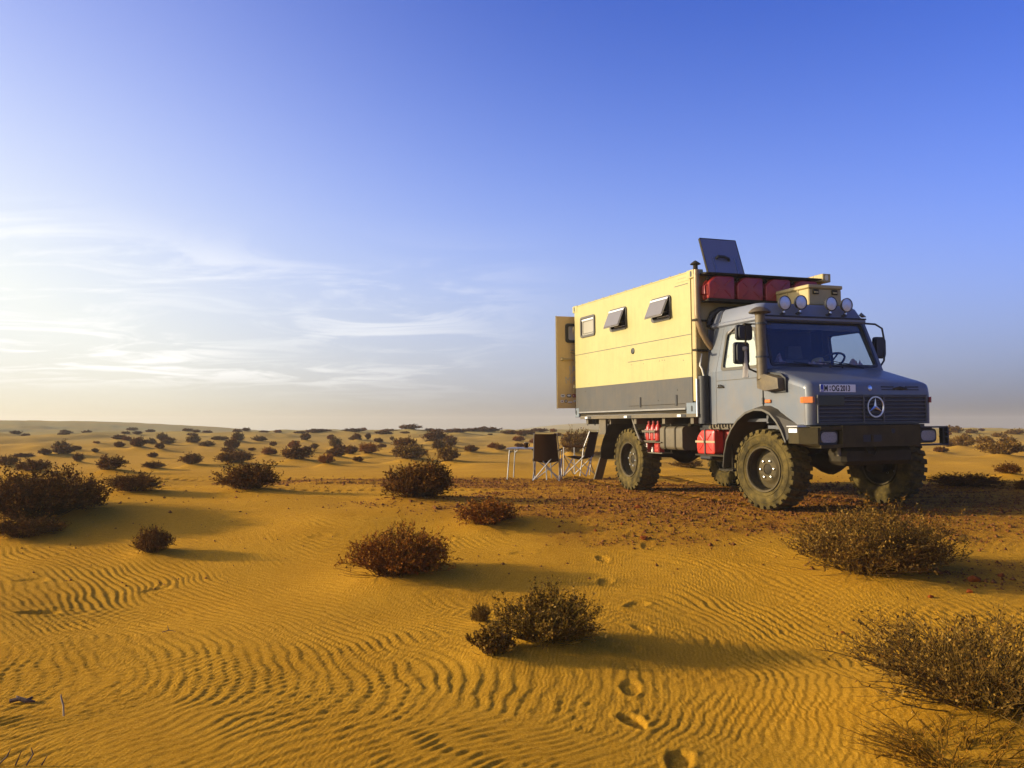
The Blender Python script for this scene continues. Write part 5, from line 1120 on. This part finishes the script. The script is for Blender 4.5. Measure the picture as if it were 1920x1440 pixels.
# gravel too fine to count
g = np.random.default_rng(99); n_ = 150000
px = g.uniform(-6.5, 9.5, n_); py = g.uniform(6.6, 18.5, n_)
clump = smooth(-.15, .35, fbm(px/.55, py/.28, 83, 3)); dens = np.maximum(gravel(px, py)*(.25+.75*clump)*.8, .012*(py > 8)); keep = g.uniform(0, 1, n_) < dens; px, py = px[keep][:44000], py[keep][:44000]
sz = np.exp(g.normal(-4.55, .50, len(px))).clip(.003, .04); pz = height(px, py)
O = np.array([(1, 0, 0), (-.5, .87, 0), (-.5, -.87, 0), (.2, .1, .85), (-.1, 0, -.6)], float); OF = np.array([(0, 1, 3), (1, 2, 3), (2, 0, 3), (1, 0, 4), (2, 1, 4), (0, 2, 4)])
an = g.uniform(0, 6.28, len(px)); J = O[None]*g.uniform(.6, 1.3, (len(px), 5, 1))*sz[:, None, None]
V = np.stack([J[..., 0]*np.cos(an)[:, None]-J[..., 1]*np.sin(an)[:, None]+px[:, None], J[..., 0]*np.sin(an)[:, None]+J[..., 1]*np.cos(an)[:, None]+py[:, None], J[..., 2]+pz[:, None]+.15*sz[:, None]], -1)
Fp = (OF[None]+5*np.arange(len(px))[:, None, None]).reshape(-1, 3)
pm = mesh_np('gravel', V.reshape(-1, 3), Fp)
PEB = mat('gravel_stone', (.15, .040, .006), .9, col2=(.40, .17, .05), scale=35, amt=1., spec=.05)
gr_ = link('gravel', pm, PEB); tag(gr_, 'red brown gravel scattered over the hard ground round the truck', 'gravel', kind='stuff')
def stick(lab, x, y, pts, r_, m_, cat='stick'):
    z = gz(x, y); q = MB(); 
    for p in pts: q.tube([(a, b_, c_) for a, b_, c_ in p], [r_]*(len(p)-1)+[r_*.4], 6)
    o = q.build('dry_stick', m_, None, smooth=60); o.location = (x, y, z+.004); tag(o, lab, cat, 'dry sticks on the sand')
stick('short dark gnarled stick on the sand at bottom left', -2.85, 5.05, [[(-.07, .0, .012), (-.02, .01, .022), (.03, -.005, .014), (.075, .0, .01)], [(-.02, .01, .02), (-.05, .03, .03)], [(.03, 0, .014), (.05, .02, .03)]], .013, WOOD)
stick('thin pale upright stick in a hollow at bottom left', -2.46, 4.75, [[(.01, .0, -.02), (.0, .01, .05), (-.015, .015, .09), (-.02, .02, .11)]], .005, PALE)
stick('curved pale twig at the left edge of the foreground', -2.92, 4.75, [[(-.02, 0, .0), (.0, .01, .03), (.02, .0, .045), (.015, -.02, .06)]], .005, PALE)
stick('thin dark twig flat on the left foreground sand', -2.78, 4.6, [[(-.05, 0, .006), (.0, .01, .012), (.06, .02, .006)]], .005, WOOD)
stick('small forked twig in the middle of the left sand', -2.6, 6.55, [[(-.05, 0, .005), (0, .0, .02), (.05, .01, .008)], [(0, 0, .02), (-.02, .02, .05)]], .004, WOOD)
stick('dead twigs at the bottom left corner', -2.26, 4.0, [[(-.10, 0, .0), (-.06, .0, .04), (-.05, .01, .07)], [(-.02, 0, 0), (.0, .01, .06)], [(.03, 0, 0), (.06, 0, .05), (.05, 0, .08)], [(.1, 0, 0), (.12, .01, .04)]], .004, WOOD)

# ------------------------------------------------------------------ desert air
q = MB(); q.box(-1500, 1500, -30, 800, -9, 10); hz_ = q.build('haze', None); tag(hz_, 'thin dusty air over the desert', 'haze', kind='stuff')
m = bpy.data.materials.new('dusty_air'); m.use_nodes = True; n = m.node_tree; n.nodes.clear()
o_ = n.nodes.new('ShaderNodeOutputMaterial'); v_ = n.nodes.new('ShaderNodeVolumePrincipled'); n.links.new(v_.outputs[0], o_.inputs['Volume'])
v_.inputs['Color'].default_value = (.92, .88, .78, 1); v_.inputs['Density'].default_value = .0009; v_.inputs['Anisotropy'].default_value = .2
hz_.data.materials.append(m)
